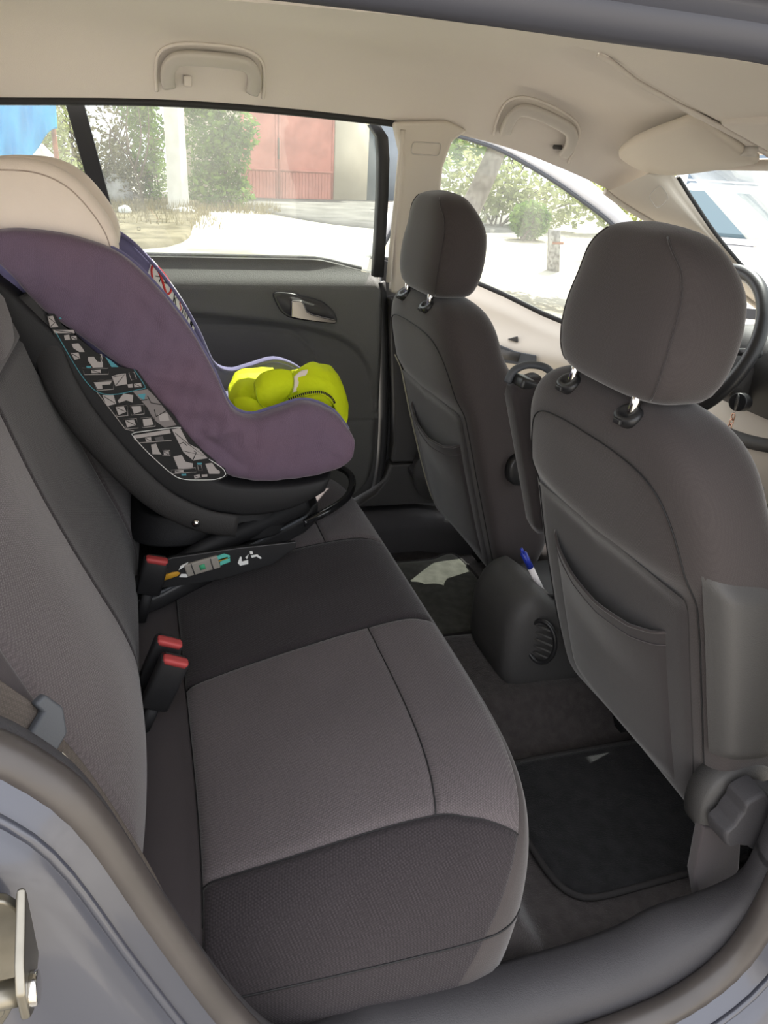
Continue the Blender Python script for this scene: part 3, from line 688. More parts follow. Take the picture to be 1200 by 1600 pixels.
HT = [(1.082, .030), (1.088, .044), (1.10, .054), (1.13, .061), (1.17, .062), (1.21, .057), (1.24, .048), (1.26, .038), (1.272, .027), (1.2795, .004)]
def front_seat(yc, out, label, pocket_pts, arm):
    """out: +1 when the door side is +y"""
    b = (.80, yc, .32)
    st = empty('front_seat', b, label, 'seat', 'front seats')
    zs = [.485 + (ZT-.485)*t for t in [i/60 for i in range(52)]]; zs += [zs[-1] + (1.092 - zs[-1])*(1 - (1-i/14)**2) for i in range(1, 15)]
    mk('backrest', loft([[V(bx(z) + x, yc + y, z) for x, y in back_sec(z)] for z in zs]), M_BACKFAB, st)
    # rear fabric panel below the shoulder roll
    def rp(u, v):
        z = .50 + (.885 - .50)*v; w_ = smooth_lerp(W_, z)*.80; y = -w_ + 2*w_*u
        d = min(u, 1-u)*2*w_; d2 = (1-v)*.43; l = .0028*(1 - math.exp(-(min(d, d2)/.006)**2)) - .0008
        return V(rear_x(y, z) - l, yc + y, z - .012*(abs(y)/w_)**2)
    mk('rear_panel', grid(rp, 60, 60), M_BACKPANEL, st)
    # map pocket with bound edge
    pl, pr, dip = pocket_pts
    def pt_top(t): return lerp([(0, .800), (.06, .790), (.2, .776), (.45, .768), (.7, .775), (.9, .790), (1.0, .806)], t)
    def pk(u, v):
        y = pl + (pr-pl)*u; z = .512 + (pt_top(u) - .512)*v
        bul = .012*math.sin(PI*min(1, max(0, u)))**.4*sstep(0, .15, v) + .012*sstep(.6, 1.0, v)*math.sin(PI*u)
        return V(rear_x(y, z) - .0035 - bul, yc + y, z)
    pc = mk('map_pocket', grid(pk, 50, 50), M_BACKPANEL, st)
    mk('pocket_binding', tube([pk(i/30, 1.0) for i in range(31)], .0024, 8), M_BACKFAB, pc)
    mk('pocket_seam', tube([pk(i/40, .93) - V(.0008, 0, 0) for i in range(41)], .0009, 5), M_SIDEFAB, pc)
    if not arm:      # added pale ribbon on the door side, a sunlit strip put in as colour
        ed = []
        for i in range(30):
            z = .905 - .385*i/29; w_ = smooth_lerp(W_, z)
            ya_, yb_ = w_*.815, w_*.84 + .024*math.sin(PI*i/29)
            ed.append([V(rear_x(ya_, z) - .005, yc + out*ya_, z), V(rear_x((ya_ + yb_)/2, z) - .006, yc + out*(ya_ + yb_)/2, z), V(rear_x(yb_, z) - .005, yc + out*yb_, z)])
        mk('sun_strip', loft(ed, False), mat('sun_strip_cream', (.62, .60, .48), .8, .2, trans=.4), st, solid=.002, label='pale ribbon painted as a sunlit strip down the backrest edge')
    # shoulder seam
    half = [(0, 1.022), (.06, 1.021), (.115, 1.014), (.150, .998), (.172, .970), (.188, .930), (.200, .880), (.206, .80), (.207, .70), (.205, .60), (.198, .52)]
    sp_ = spl([(-y, 0, z) for y, z in half[::-1]] + [(y, 0, z) for y, z in half[1:]], 120)
    mk('back_seam', tube([V(rear_x(q.x, q.z) - .0008, yc + q.x, q.z) for q in sp_], .0010, 6), M_BLACKMAT, st)
    # side cover plate on the door side
    def sp(u, v):
        z = .655 + .265*v - .02*u; w_ = smooth_lerp(W_, z)
        x = bx(z) - .050 + .115*u
        e = min(u, 1-u)*.115; e2 = min(v, 1-v)*.265; l = .010*(1 - math.exp(-(min(e, e2)/.010)**2))
        xr = abs(x - bx(z))/smooth_lerp(T_, z); y = w_*(1 - min(.98, xr)**3.6)**(1/3.6)
        return V(x, yc + out*(y + l), z)
    mk('side_cover', grid(sp, 24, 40), M_DARKPL, st, label='dark plastic side cover')
    # head restraint
    hx = lambda z: .592 + .10*(z - 1.09) - .02*sstep(1.2, 1.28, z)
    zz = [1.082, 1.0835, 1.087, 1.092, 1.10, 1.115] + [1.13 + .0125*i for i in range(9)] + [1.24, 1.25, 1.258, 1.265, 1.270, 1.274, 1.277, 1.2788, 1.2795]
    hr = mk('headrest', loft([sring(V(hx(z), yc, z + 0.0), V(-smooth_lerp(HT, z), 0, 0), V(0, smooth_lerp(HW, z), 0), 3.2, 56) for z in zz]), M_BACKFAB, st)
    for s in (-1, 1):
        sm = []
        for i in range(36):
            z = 1.092 + (1.268 - 1.092)*i/35; w_, t_ = smooth_lerp(HW, z), smooth_lerp(HT, z)
            y = w_*(.86 - .10*sstep(.8, 1, i/35)); q = y/w_; x = -t_*(1 - q**3.2)**(1/3.2)
            sm.append(V(hx(z) + x - .0006, yc + s*y, z))
        mk('headrest_seam', tube(sm, .0012, 6), M_BACKPANEL, hr)
    for s in (-1, 1):
        y = yc + s*.072
        top = V(.560, y, 1.115); bot = V(.550, y, 1.045)
        mk('headrest_post', tube([bot, bot.lerp(top, .5), top], .0065, 14), M_CHROME, st, label='chrome headrest post')
        ztop = 1.0775
        gn_ = V(-.60, 0, .80); gx = V(.80, 0, .60); gc = V(.550, y, 1.066)
        gd = mk('post_guide', loft([sring(gc + gn_*hh, gx*.0150*k, V(0, .0215*k, 0), 2.3, 30) for hh, k in ((-.006, .95), (.002, 1.0), (.005, .97), (.007, .85), (.0072, .5), (.004, .38))]), M_BLACKPL, st)
        mk('release_tab', box(gc + gn_*.004 - gx*.015, (.006, .014, .007)), M_BLACKPL, gd, bev=.0015)
    # cushion, frame, rails
    cs = [sring(V(x, yc, z), V(0, w_, 0), V(0, 0, h), 3.5, 36) for x, z, w_, h in ((.80, .51, .18, .04), (.82, .51, .225, .055), (.90, .505, .245, .072), (1.05, .52, .25, .075), (1.15, .53, .25, .075), (1.21, .525, .24, .065), (1.235, .51, .21, .04))]
    mk('cushion', loft(cs), M_BACKFAB, st)
    mk('seat_pan', loft([sring(V(x, yc, .425), V(0, .21, 0), V(0, 0, .022), 4, 24) for x in (.88, .98, 1.18)]), M_BLACKMAT, st)
    for s in (-1, 1):
        rl = mk('seat_rail', loft([[V(x, yc + s*.195 + a, z) for a, z in ((-.022, .318), (.022, .318), (.022, .352), (.012, .362), (-.012, .362), (-.022, .352))] for x in (.85, 1.22)]), M_BLACKMAT, st)
        mk('rail_bolt', cyl((.868, yc + s*.195, .366), (0, 0, 1), .011, .012, 6), M_STEEL, rl)
        mk('rail_bracket', box((.875, yc + s*.195, .385), (.05, .05, .05)), M_BLACKPL, rl, bev=.006)
    # recliner cover and knob
    for side in (out, -out):
        if side == out:
            ax = V(.08, side, .05); ax.normalize()
            kc = V(.712, yc + side*.248, .580)
            mk('recliner_cover', loft([sring(kc + V(.006, -side*.035 + side*h, -.01), V(.058*k, 0, .008), V(-.008*k, 0, .064*k), 2.3, 36) for h, k in ((-.01, 1.0), (.020, 1.0), (.026, .94), (.027, .5))]), M_DARKPL, st)
            rings = []
            for h, k in ((-.012, 1.0), (.018, 1.0), (.024, .94), (.0245, .3)):
                r = []
                u_ = V(1, 0, 0); v_ = V(0, 0, 1)
                for i in range(64):
                    a_ = 2*PI*i/64; rr = (.0465 + .0055*math.copysign(min(1, abs(math.sin(a_*4))*2.2), math.sin(a_*4)))*k
                    r.append(kc + V(0, side*(.010 + h), 0) + u_*rr*math.cos(a_) + v_*rr*math.sin(a_))
                rings.append(r)
            mk('recline_knob', loft(rings), M_SILLPL, st, bev=.002, label='lobed grey recline knob')
            if arm: mk('hinge_bracket', prism([V(.665, yc + side*.225, .545), V(.735, yc + side*.225, .52), V(.755, yc + side*.225, .44), V(.74, yc + side*.225, .385), V(.70, yc + side*.225, .385), V(.675, yc + side*.225, .45)], (0, side*.018, 0)), M_SIDEFAB, st, bev=.004)
            if arm: mk('bracket_bolt', cyl((.715, yc + side*.235, .378), (0, side, .3), .012, .016, 14), M_STEEL, st, bev=.002)
        else:
            kc = V(.700, yc + side*.236, .60)
            hc = mk('pivot_cap', loft([sring(V(.712, yc + side*(.236 + h), .772), V(.030*k, 0, 0), V(0, 0, .034*k), 2.2, 28) for h, k in ((0, 1.0), (.016, .97), (.020, .8), (.020, .3))]), M_BLACKPL, st) if not arm else None
            if False: mk('recliner_cover', loft([sring(kc + V(0, side*h, -.02), V(.06*k, 0, .0), V(0, 0, .075*k), 2.6, 30) for h, k in ((0, 1.0), (.012, .96), (.015, .5))]), M_DARKPL, st)
    if arm:
        ya = yc - out*.282
        def am(t):
            return V(.592 + .085*t, ya, 1.012 - .27*t)
        rings = []
        for i in range(16):
            t = i/15; k = 1 if 0 < i < 15 else .8
            rings.append(sring(am(t), V(.030*k, 0, .010), V(0, .026*k, 0), 4, 28))
        ar = mk('armrest', loft(rings), M_BACKPANEL, st, bev=0, label='folded-up armrest beside the backrest')
        hp = spl([(.570, ya + .014, 1.005), (.580, ya + .016, 1.024), (.602, ya + .014, 1.034), (.625, ya + .0, 1.034), (.636, ya - .010, 1.024), (.640, ya - .014, 1.0)], 20)
        mk('armrest_handle', tube(hp, .006, 10, flat=1.5), M_GREYPL, ar)
        mk('armrest_cap', box((.602, ya, 1.006), (.050, .046, .020), Matrix.Rotation(.28, 3, 'Y')), M_BLACKPL, ar, bev=.006)
    return st
front_seat(-.36, -1, 'near front seat with folded armrest, wide rear map pocket and recline knob', (-.150, .140, 0), True)
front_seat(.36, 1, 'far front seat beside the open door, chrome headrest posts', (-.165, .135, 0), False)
# ================================================================== child car seat
cs = empty('child_car_seat', (.12, .31, .61), 'purple and black child car seat with cream headrest on the rear bench', 'child seat')
CA = [(-.24, 1.195), (-.19, 1.205), (-.15, 1.206), (-.085, 1.197), (-.022, 1.172), (.031, 1.119), (.078, 1.052), (.112, .985), (.140, .918), (.175, .899), (.215, .908), (.273, .922), (.325, .902), (.355, .868), (.366, .845)]
CB = [(-.245, 1.165), (-.215, 1.165), (-.190, 1.148), (-.151, 1.094), (-.110, 1.058), (-.074, 1.028), (-.030, .988), (.009, .946), (.045, .895), (.070, .851), (.100, .815), (.150, .784), (.240, .776), (.335, .793), (.362, .822)]
def wob(t): return .0015*math.sin(t*55) + .001*math.sin(t*131 + 1)
cov_n = mk('near_side_cover', wing(CA, CB, lambda t: .140 + wob(t), lambda t: .030 + .003*math.sin(t*9), 3.4, 130, 130, ridges([(.138, .895, .055, .905, 0.0078, 0.0100), (.140, .885, .070, .870, -0.0078, 0.0088), (.150, .880, .100, .835, 0.0078, 0.0100), (.160, .885, .165, .830, -0.0065, 0.0088), (.120, .935, .030, .950, 0.0065, 0.0100), (.105, .965, .010, .985, -0.0052, 0.0088), (.06, .90, .16, .81, 0.0052, 0.0075), (-.16, 1.16, -.05, 1.10, -0.0039, 0.0150), (-.02, 1.12, .05, 1.03, 0.0039, 0.0125), (.30, .86, .345, .82, -0.0039, 0.0100), (.08, 1.0, .0, 1.0, 0.0052, 0.0088)])), M_PURPLE, cs, label='dusty purple fabric side cover')
cov_f = mk('far_side_cover', wing(CA, CB, .480, .028, 3.4, 30, 70), M_PURPLEIN, cs, label='blue-violet inner face of the far side cover')
ca3 = spl([(x, 0, z) for x, z in CA], 90); cb3 = spl([(x, 0, z) for x, z in CB], 90)
def edge_in(a, b, d): v = (b - a).normalized(); return a + v*d
mk('piping', tube([V(p.x, .158, p.z) for p in [edge_in(a, b, .001) for a, b in zip(ca3, cb3)][2:88]], .0038, 8), M_PURPLEIN, cov_n, label='blue-violet piping')
mk('piping', tube([V(p.x, .458, p.z) for p in [edge_in(a, b, .002) for a, b in zip(ca3, cb3)][2:88]], .0038, 8), M_PURPLEIN, cov_f)
# creases fanning from the hip corner
for (x0, z0, x1, z1) in ((.135, .905, .075, .858), (.140, .900, .185, .848), (.128, .915, .050, .905), (.150, .885, .120, .815)):
    pass
# inner seat: backrest and seat pad between the wings
IA = [(-.21, 1.19), (-.15, 1.18), (-.075, 1.13), (-.01, 1.05), (.04, .96), (.075, .885), (.12, .862), (.20, .866), (.28, .872), (.33, .855), (.352, .82)]
IB = [(-.24, 1.15), (-.20, 1.12), (-.125, 1.06), (-.06, .98), (-.01, .90), (.03, .82), (.10, .79), (.20, .785), (.28, .79), (.325, .80), (.345, .805)]
mk('inner_pad', wing(IA, IB, .31, .165, 8, 32, 50), M_PURPLEIN, cs, label='blue-violet inner seat pad')
mk('seat_nose', wing([(.30, .872), (.335, .862), (.362, .835)], [(.30, .80), (.335, .798), (.358, .81)], .31, .175, 6, 28, 14), M_PURPLE, cs)
# black shell
SA = [(-.235, 1.16), (-.19, 1.13), (-.14, 1.075), (-.10, 1.04), (-.06, 1.005), (-.02, .965), (.02, .915), (.055, .86), (.085, .815), (.13, .785), (.20, .775), (.27, .775), (.325, .785), (.345, .80)]
SB = [(-.255, 1.12), (-.215, 1.06), (-.180, 1.00), (-.150, .945), (-.118, .89), (-.085, .84), (-.045, .795), (.0, .760), (.055, .730), (.118, .710), (.18, .704), (.245, .714), (.30, .742), (.335, .775)]
sh = mk('shell', wing(SA, SB, .31, .195, 7, 44, 60), M_BLACKMAT, cs, label='black plastic seat shell')
# recliner side rails of the base
RC = [(-.176, 1.110), (-.163, 1.08), (-.150, 1.04), (-.132, .976), (-.105, .915), (-.072, .862), (-.035, .810), (.005, .765), (.045, .735), (.090, .712), (.14, .70)]
for y in (.104, .516):
    P = spl([(x, y + (.026 if y < .3 else -.026)*sstep(.96, 1.07, z), z) for x, z in RC], 40)
    mk('side_rail', tube(P, [.026 - .006*abs(i/39 - .4) for i in range(40)], 16, False, .30, up=(1, 0, .6)), mat('dark_rail_plastic', (.024, .023, .023), .6, .3, bump=.3, bscale=700), cs)
mk('rail_rivet', loft([sring(V(.066, .096 - h, .716), V(.0075*k, 0, 0), V(0, 0, .0075*k), 2, 18) for h, k in ((0, 1), (.003, .9), (.005, .6), (.0058, .2))]), M_CHROME, cs, label='small chrome rivet')
LBL_LINES = [('T', 0, [(-0.1306, 1.057), (-0.0809, 0.9607), (-0.0101, 0.9614), (-0.0037, 0.9671), (-0.0182, 0.9947)]), ('P', 0, [(-0.0786, 0.9577), (-0.0401, 0.8928), (-0.0266, 0.8891)]), ('W', 0, [(0.0507, 0.8917), (0.0408, 0.8921), (-0.0269, 0.8861), (-0.0299, 0.8823), (-0.0073, 0.8496), (0.03, 0.8075), (0.0497, 0.7955), (0.0821, 0.7919), (0.1061, 0.7916), (0.1229, 0.7981), (0.1189, 0.8116), (0.0957, 0.8309)]), ('P', 1, [(-0.0971, 0.9985), (-0.0577, 0.9976), (-0.0586, 0.988), (-0.0951, 0.9881)]), ('P', 1, [(-0.0831, 0.9779), (-0.0529, 0.9776), (-0.0529, 0.9627), (-0.0782, 0.9612)]), ('P', 1, [(-0.0267, 0.9892), (-0.0186, 0.9905), (-0.0155, 0.9789), (-0.0237, 0.9769)]), ('P', 1, [(-0.0541, 0.9342), (-0.0339, 0.9344), (-0.034, 0.9166), (-0.0517, 0.9158)]), ('P', 1, [(-0.0298, 0.9342), (-0.008, 0.9349), (-0.0078, 0.9185), (-0.0285, 0.9172)]), ('P', 1, [(-0.0413, 0.9109), (-0.0208, 0.9109), (-0.0193, 0.894), (-0.0386, 0.8936)]), ('P', 1, [(-0.0138, 0.9119), (0.0084, 0.9127), (0.0086, 0.896), (-0.0129, 0.8946)]), ('P', 1, [(0.0169, 0.852), (0.0298, 0.8513), (0.0297, 0.8412), (0.0171, 0.8419)]), ('P', 1, [(0.0289, 0.814), (0.0714, 0.8162), (0.0725, 0.808), (0.0314, 0.8074)]), ('P', 1, [(0.0752, 0.8208), (0.0819, 0.8204), (0.083, 0.8106), (0.0762, 0.811)]), ('P', 0, [(-0.0277, 0.8754), (-0.02, 0.8674), (0.0337, 0.8692)]), ('K', 0, [(-0.0001, 0.9494), (0.0046, 0.9374), (0.0209, 0.9339)]), ('K', 0, [(0.0092, 0.9253), (0.0112, 0.9132), (0.0315, 0.9245)]), ('K', 0, [(-0.0115, 0.9424), (-0.0005, 0.9435)]), ('K', 0, [(0.0476, 0.8623), (0.0535, 0.8651), (0.0589, 0.8585)]), ('K', 0, [(0.0677, 0.831), (0.0743, 0.845), (0.07, 0.8484)])]
LBL_PLATES = [('P', [(-0.1389, 1.0807), (-0.1313, 1.082), (-0.1289, 1.0715), (-0.1252, 1.0649), (-0.1372, 1.0642)]), ('T', [(-0.1225, 1.0794), (-0.1156, 1.0794), (-0.1159, 1.0773), (-0.1228, 1.0773)]), ('P', [(-0.1339, 1.0605), (-0.104, 1.06), (-0.1023, 1.0549), (-0.1315, 1.0551)]), ('P', [(-0.1188, 1.0515), (-0.1111, 1.0528), (-0.1107, 1.0447), (-0.1183, 1.0443)]), ('P', [(-0.1089, 1.0501), (-0.1008, 1.0506), (-0.1004, 1.0446), (-0.1077, 1.0447)]), ('P', [(-0.109, 1.038), (-0.0988, 1.0387), (-0.0929, 1.0296), (-0.0913, 1.0249), (-0.0989, 1.025), (-0.1072, 1.0312)]), ('P', [(-0.1118, 1.0236), (-0.1003, 1.024), (-0.0988, 1.0146), (-0.1074, 1.0125)]), ('P', [(-0.087, 1.0166), (-0.078, 1.017), (-0.0736, 1.0091), (-0.0652, 1.007), (-0.0659, 0.9995), (-0.081, 0.9992), (-0.0876, 1.0111)]), ('P', [(-0.0683, 1.021), (-0.0654, 1.0209), (-0.0652, 1.007), (-0.0682, 1.0079)]), ('T', [(-0.0911, 1.002), (-0.0839, 1.0018), (-0.0841, 0.999), (-0.0904, 0.9989)]), ('P', [(-0.084, 0.9954), (-0.0696, 0.9959), (-0.0702, 0.9903), (-0.084, 0.9903)]), ('P', [(-0.0821, 0.975), (-0.0544, 0.976), (-0.0575, 0.9709), (-0.0702, 0.9704), (-0.0698, 0.9638), (-0.0772, 0.9634)]), ('P', [(-0.0537, 0.9842), (-0.0428, 0.9876), (-0.0316, 0.9885), (-0.0309, 0.9707), (-0.0493, 0.9678)]), ('P', [(-0.0304, 0.9701), (-0.0228, 0.9708), (-0.0225, 0.9647), (-0.0295, 0.9646)]), ('P', [(-0.0202, 0.9707), (-0.0092, 0.9721), (-0.0084, 0.9654), (-0.0201, 0.9649)]), ('T', [(-0.0606, 1.0167), (-0.049, 1.0067), (-0.0417, 0.9995), (-0.0528, 0.9997)]), ('P', [(-0.0711, 0.9532), (-0.0538, 0.9526), (-0.0511, 0.9379), (-0.0657, 0.9341)]), ('P', [(-0.048, 0.9428), (-0.0376, 0.9547), (-0.023, 0.9516), (-0.0248, 0.9391), (-0.0345, 0.9432), (-0.0464, 0.9392)]), ('P', [(-0.0524, 0.9321), (-0.0394, 0.9331), (-0.0362, 0.9235), (-0.0488, 0.9181)]), ('P', [(-0.0273, 0.9321), (-0.0122, 0.9327), (-0.0116, 0.9231), (-0.0242, 0.9192)]), ('P', [(-0.0393, 0.9087), (-0.025, 0.9093), (-0.0225, 0.8996), (-0.0371, 0.896)]), ('P', [(-0.0112, 0.9096), (0.0027, 0.9106), (0.006, 0.8989), (-0.01, 0.8966)]), ('G', [(-0.0233, 0.9583), (0.0008, 0.9608), (0.0109, 0.949), (0.0209, 0.9339), (0.0323, 0.9154), (0.0433, 0.8966), (0.0238, 0.8929), (0.0106, 0.9042), (0.0031, 0.9166), (-0.0016, 0.9287), (-0.0115, 0.9424)]), ('P', [(0.0148, 0.9173), (0.0297, 0.9185), (0.0325, 0.9057), (0.0167, 0.9045)]), ('T', [(-0.0157, 0.9523), (-0.003, 0.9536), (-0.006, 0.9431), (-0.0118, 0.9463)]), ('P', [(-0.0278, 0.8816), (-0.0048, 0.8844), (0.0315, 0.8895), (0.0331, 0.8823), (-0.0052, 0.878), (-0.0272, 0.8754)]), ('P', [(-0.0096, 0.8761), (0.0003, 0.8771), (0.0003, 0.8694), (-0.0081, 0.8692)]), ('D', [(0.0058, 0.8753), (0.02, 0.8777), (0.021, 0.8699), (0.0082, 0.869)]), ('P', [(0.0355, 0.889), (0.0493, 0.8914), (0.062, 0.8615), (0.0789, 0.8511), (0.0934, 0.833), (0.0685, 0.83), (0.0525, 0.8462), (0.0449, 0.8655)]), ('P', [(-0.0007, 0.8632), (0.0078, 0.8644), (0.012, 0.8501), (0.0156, 0.8445), (0.0004, 0.846)]), ('P', [(0.0191, 0.8497), (0.0279, 0.8492), (0.0281, 0.8432), (0.0192, 0.8433)]), ('P', [(0.0348, 0.8393), (0.0493, 0.8416), (0.055, 0.8285), (0.0674, 0.8245), (0.067, 0.8171), (0.0421, 0.8161)]), ('P', [(0.0361, 0.8126), (0.0507, 0.8133), (0.0504, 0.8085), (0.0358, 0.8087)]), ('T', [(0.0468, 0.8054), (0.055, 0.8056), (0.0548, 0.8023), (0.0472, 0.8025)]), ('T', [(0.0748, 0.8251), (0.083, 0.8249), (0.0829, 0.822), (0.0752, 0.8218)]), ('P', [(0.0888, 0.8223), (0.1007, 0.8235), (0.1069, 0.8124), (0.1139, 0.8063), (0.1131, 0.8018), (0.0945, 0.803)]), ('P', [(0.0677, 0.8018), (0.0782, 0.8034), (0.0793, 0.7961), (0.0689, 0.7958)]), ('P', [(0.0817, 0.8022), (0.0915, 0.8022), (0.0913, 0.7979), (0.0818, 0.7976)])]
LBL_BASE = [(-0.1411, 1.0832), (-0.1286, 1.085), (-0.1217, 1.07), (-0.0759, 1.0251), (-0.0391, 0.9993), (-0.013, 0.993), (0.0013, 0.9682), (0.016, 0.9427), (0.042, 0.9117), (0.0508, 0.893), (0.0736, 0.8607), (0.0988, 0.8337), (0.1234, 0.811), (0.1269, 0.7959), (0.109, 0.7872), (0.0525, 0.791), (0.0269, 0.8042), (-0.0075, 0.8462), (-0.0326, 0.8831), (-0.0825, 0.9577), (-0.1336, 1.0529)]
lab = mk('instruction_label', prism(xz(LBL_BASE, .1142), (0, .002, 0)), M_INK, cs, smooth=False, label='black instruction label with pale pictograms')
LM = {'T': M_TEAL, 'P': M_PRINT, 'W': M_WHITE, 'K': M_INK, 'G': mat('grey_print', (.20, .18, .175), .7, .2), 'D': mat('dark_print', (.10, .095, .095), .7, .2)}
for c_, clo, pts in LBL_LINES:
    P = [V(x, .1126 if c_ == 'K' else .1134, z) for x, z in pts]
    if c_ in 'TW' and not clo: P = spl(P, 40)
    mk('outline', tube(P, .0007, 5, bool(clo)), LM[c_], lab)
for i, (c_, pts) in enumerate(LBL_PLATES):
    y = .1134 if c_ in 'GD' else .1130
    mk('pictogram', prism(xz(pts, y), (0, .0008, 0)), LM[c_], lab, smooth=False)
    if c_ == 'P' and i % 2 == 0:
        cx = sum(p[0] for p in pts)/len(pts); cz = sum(p[1] for p in pts)/len(pts)
        q = [V(cx + (p[0]-cx)*.8, .1124, cz + (p[1]-cz)*.8) for p in pts[::2]]
        mk('outline', tube(q, .0005, 4), M_INK, lab)
# warning label wrapped round the edge of the far wing
aw = spl([(x, 0, z) for x, z in CA], 120); bw = spl([(x, 0, z) for x, z in CB], 120)
def wl(u, v, lift=.0012):      # u along the wing, v from edge (0) inwards
    i = 44 + 22*u; k = int(i); f = i - k
    a_ = aw[k].lerp(aw[k+1], f); b_ = bw[k].lerp(bw[k+1], f); m_ = (a_ + b_)/2; h_ = (a_ - b_)/2
    th = math.radians(4 + 74*v); n_ = 3.4
    c_, s_ = math.cos(th)**(2/n_), math.sin(th)**(2/n_)
    hh = h_*(1 + .0015/h_.length)
    return V(m_.x, .480, m_.z) + hh*c_ + V(0, -.028*s_ - lift, 0) + h_.normalized()*lift
wlab = mk('warning_label', grid(lambda u, v: wl(u, v), 30, 16), M_WHITE, cov_f, label='white airbag warning label')
def wpatch(name, pts, m, w_=.0011, closed=False): mk(name, tube([wl(u, v, .0020) for u, v in pts], w_, 6, closed), m, cov_f)
wpatch('warning_ring', [(.22 + .19*math.cos(2*PI*k/24), .53 + .38*math.sin(2*PI*k/24)) for k in range(24)], M_REDPR, .0022, True)
wpatch('warning_slash', [(.09, .30), (.22, .53), (.35, .78)], M_REDPR, .0022)
wpatch('warning_mark', [(.12, .66), (.20, .50), (.20, .70)], M_INK); wpatch('warning_mark', [(.25, .40), (.31, .50), (.24, .58)], M_INK)
for pts, m_ in (([(.50, .75), (.48, .45), (.52, .35), (.545, .48), (.50, .58), (.56, .75)], M_INK), ([(.635, .35), (.60, .40), (.62, .55), (.66, .60), (.65, .75), (.61, .78)], M_REDPR), ([(.69, .35), (.70, .75)], M_INK),
                ([(.74, .75), (.735, .40), (.77, .72), (.775, .35)], M_INK), ([(.845, .42), (.815, .45), (.82, .70), (.85, .72)], M_INK), ([(.90, .75), (.895, .45), (.915, .50), (.918, .72), (.935, .50), (.94, .75)], M_INK)):
    wpatch('letter', pts, m_, .0010)
# cream headrest: side cushions, back and seam
HA = [(-.330, 1.24), (-.28, 1.280), (-.225, 1.298), (-.175, 1.303), (-.125, 1.300), (-.085, 1.282), (-.055, 1.250), (-.034, 1.215), (-.026, 1.180), (-.030, 1.158)]
HB = [(-.325, 1.20), (-.27, 1.17), (-.235, 1.155), (-.20, 1.150), (-.165, 1.148), (-.13, 1.145), (-.10, 1.142), (-.075, 1.140), (-.055, 1.142), (-.045, 1.148)]
hn = mk('near_head_cushion', wing(HA, HB, lambda t: .178 + .006*t, lambda t: .036 - .006*t, 2.6, 40, 60), M_CREAM, cs, label='cream padded side of the headrest')
mk('far_head_cushion', wing(HA, HB, .435, .034, 2.6, 36, 50), M_CREAM, cs)
mk('head_cushion_back', wing([(-.335, 1.235), (-.29, 1.27), (-.235, 1.285), (-.19, 1.27)], [(-.325, 1.17), (-.29, 1.15), (-.24, 1.15), (-.20, 1.17)], .307, .13, 5, 30, 20), M_CREAM, cs)
ha3 = spl([(x, 0, z) for x, z in HA], 60); hb3 = spl([(x, 0, z) for x, z in HB], 60)
def hside(i, d):
    a_, b_ = ha3[i], hb3[i]; m_ = (a_+b_)/2; h_ = (a_-b_)/2; c_ = 1 - d/h_.length; s_ = (1 - abs(c_)**2.6)**(1/2.6)
    return V(m_.x, .178 + .006*i/59 - (.036 - .006*i/59)*s_ - .0006, m_.z) + h_*c_
mk('head_cushion_seam', tube([hside(i, .018) for i in range(10, 57)], .0010, 6), mat('cream_seam', (.40, .33, .28), .9, .1), hn)
# base plate, side beams and front loop bar
bo = [(-.065, .075), (.00, .085), (.09, .108), (.18, .148), (.29, .205), (.325, .245), (.33, .31), (.325, .375), (.29, .415), (.18, .472), (.09, .512), (.0, .535), (-.065, .545)]
def bz_(x): return .560 + .155*max(0, x)/.7 + .03*0
def cz_(x): return smooth_lerp([(-.1, .52), (.02, .55), (.08, .574), (.16, .591), (.24, .607), (.30, .618), (.36, .627), (.42, .628)], x)
mk('base_plate', prism([V(x, y, 0) for x, y in bo], (0, 0, 1)) if False else loft([[V(x*1.0, .31 + (y-.31)*k, cz_(x) + .006 + h) for x, y in bo] for h, k in ((0, .98), (.012, 1.0), (.030, .99), (.040, .93))]), M_BLACKPL, cs, label='black plastic seat base', bev=.004)
for s in (-1, 1):
    P = [V(x, .31 + s*(.31 - y - .010), cz_(x) + .060 + .018*(1 - abs(x - .1)/.3)) for x, y in bo[:5]]
    mk('base_beam', tube(spl(P, 24), .020, 14, False, .75), M_BLACKMAT, cs)
    mk('base_edge', tube(spl([V(x, .31 + s*(.31 - y + .004), cz_(x) + .046) for x, y in bo[:5]], 24), .003, 8), M_GREYPL, cs)
mk('pivot_block', loft([sring(V(.10 + .0*i, .31, .645 + .03*i), V(.16 - .01*i, 0, 0), V(0, .17 - .005*i, 0), 4, 32) for i in range(3)]), M_BLACKMAT, cs, bev=.006)
lp = spl([(.285, .205, cz_(.285) + .030), (.345, .235, .655), (.395, .285, .658), (.424, .345, .660), (.434, .40, .662), (.424, .455, .660), (.390, .50, .656), (.335, .525, .65), (.28, .50, .64)], 60)
mk('loop_bar', tube(lp, .0085, 12), M_GLOSSBLK, cs, label='glossy black front loop bar')
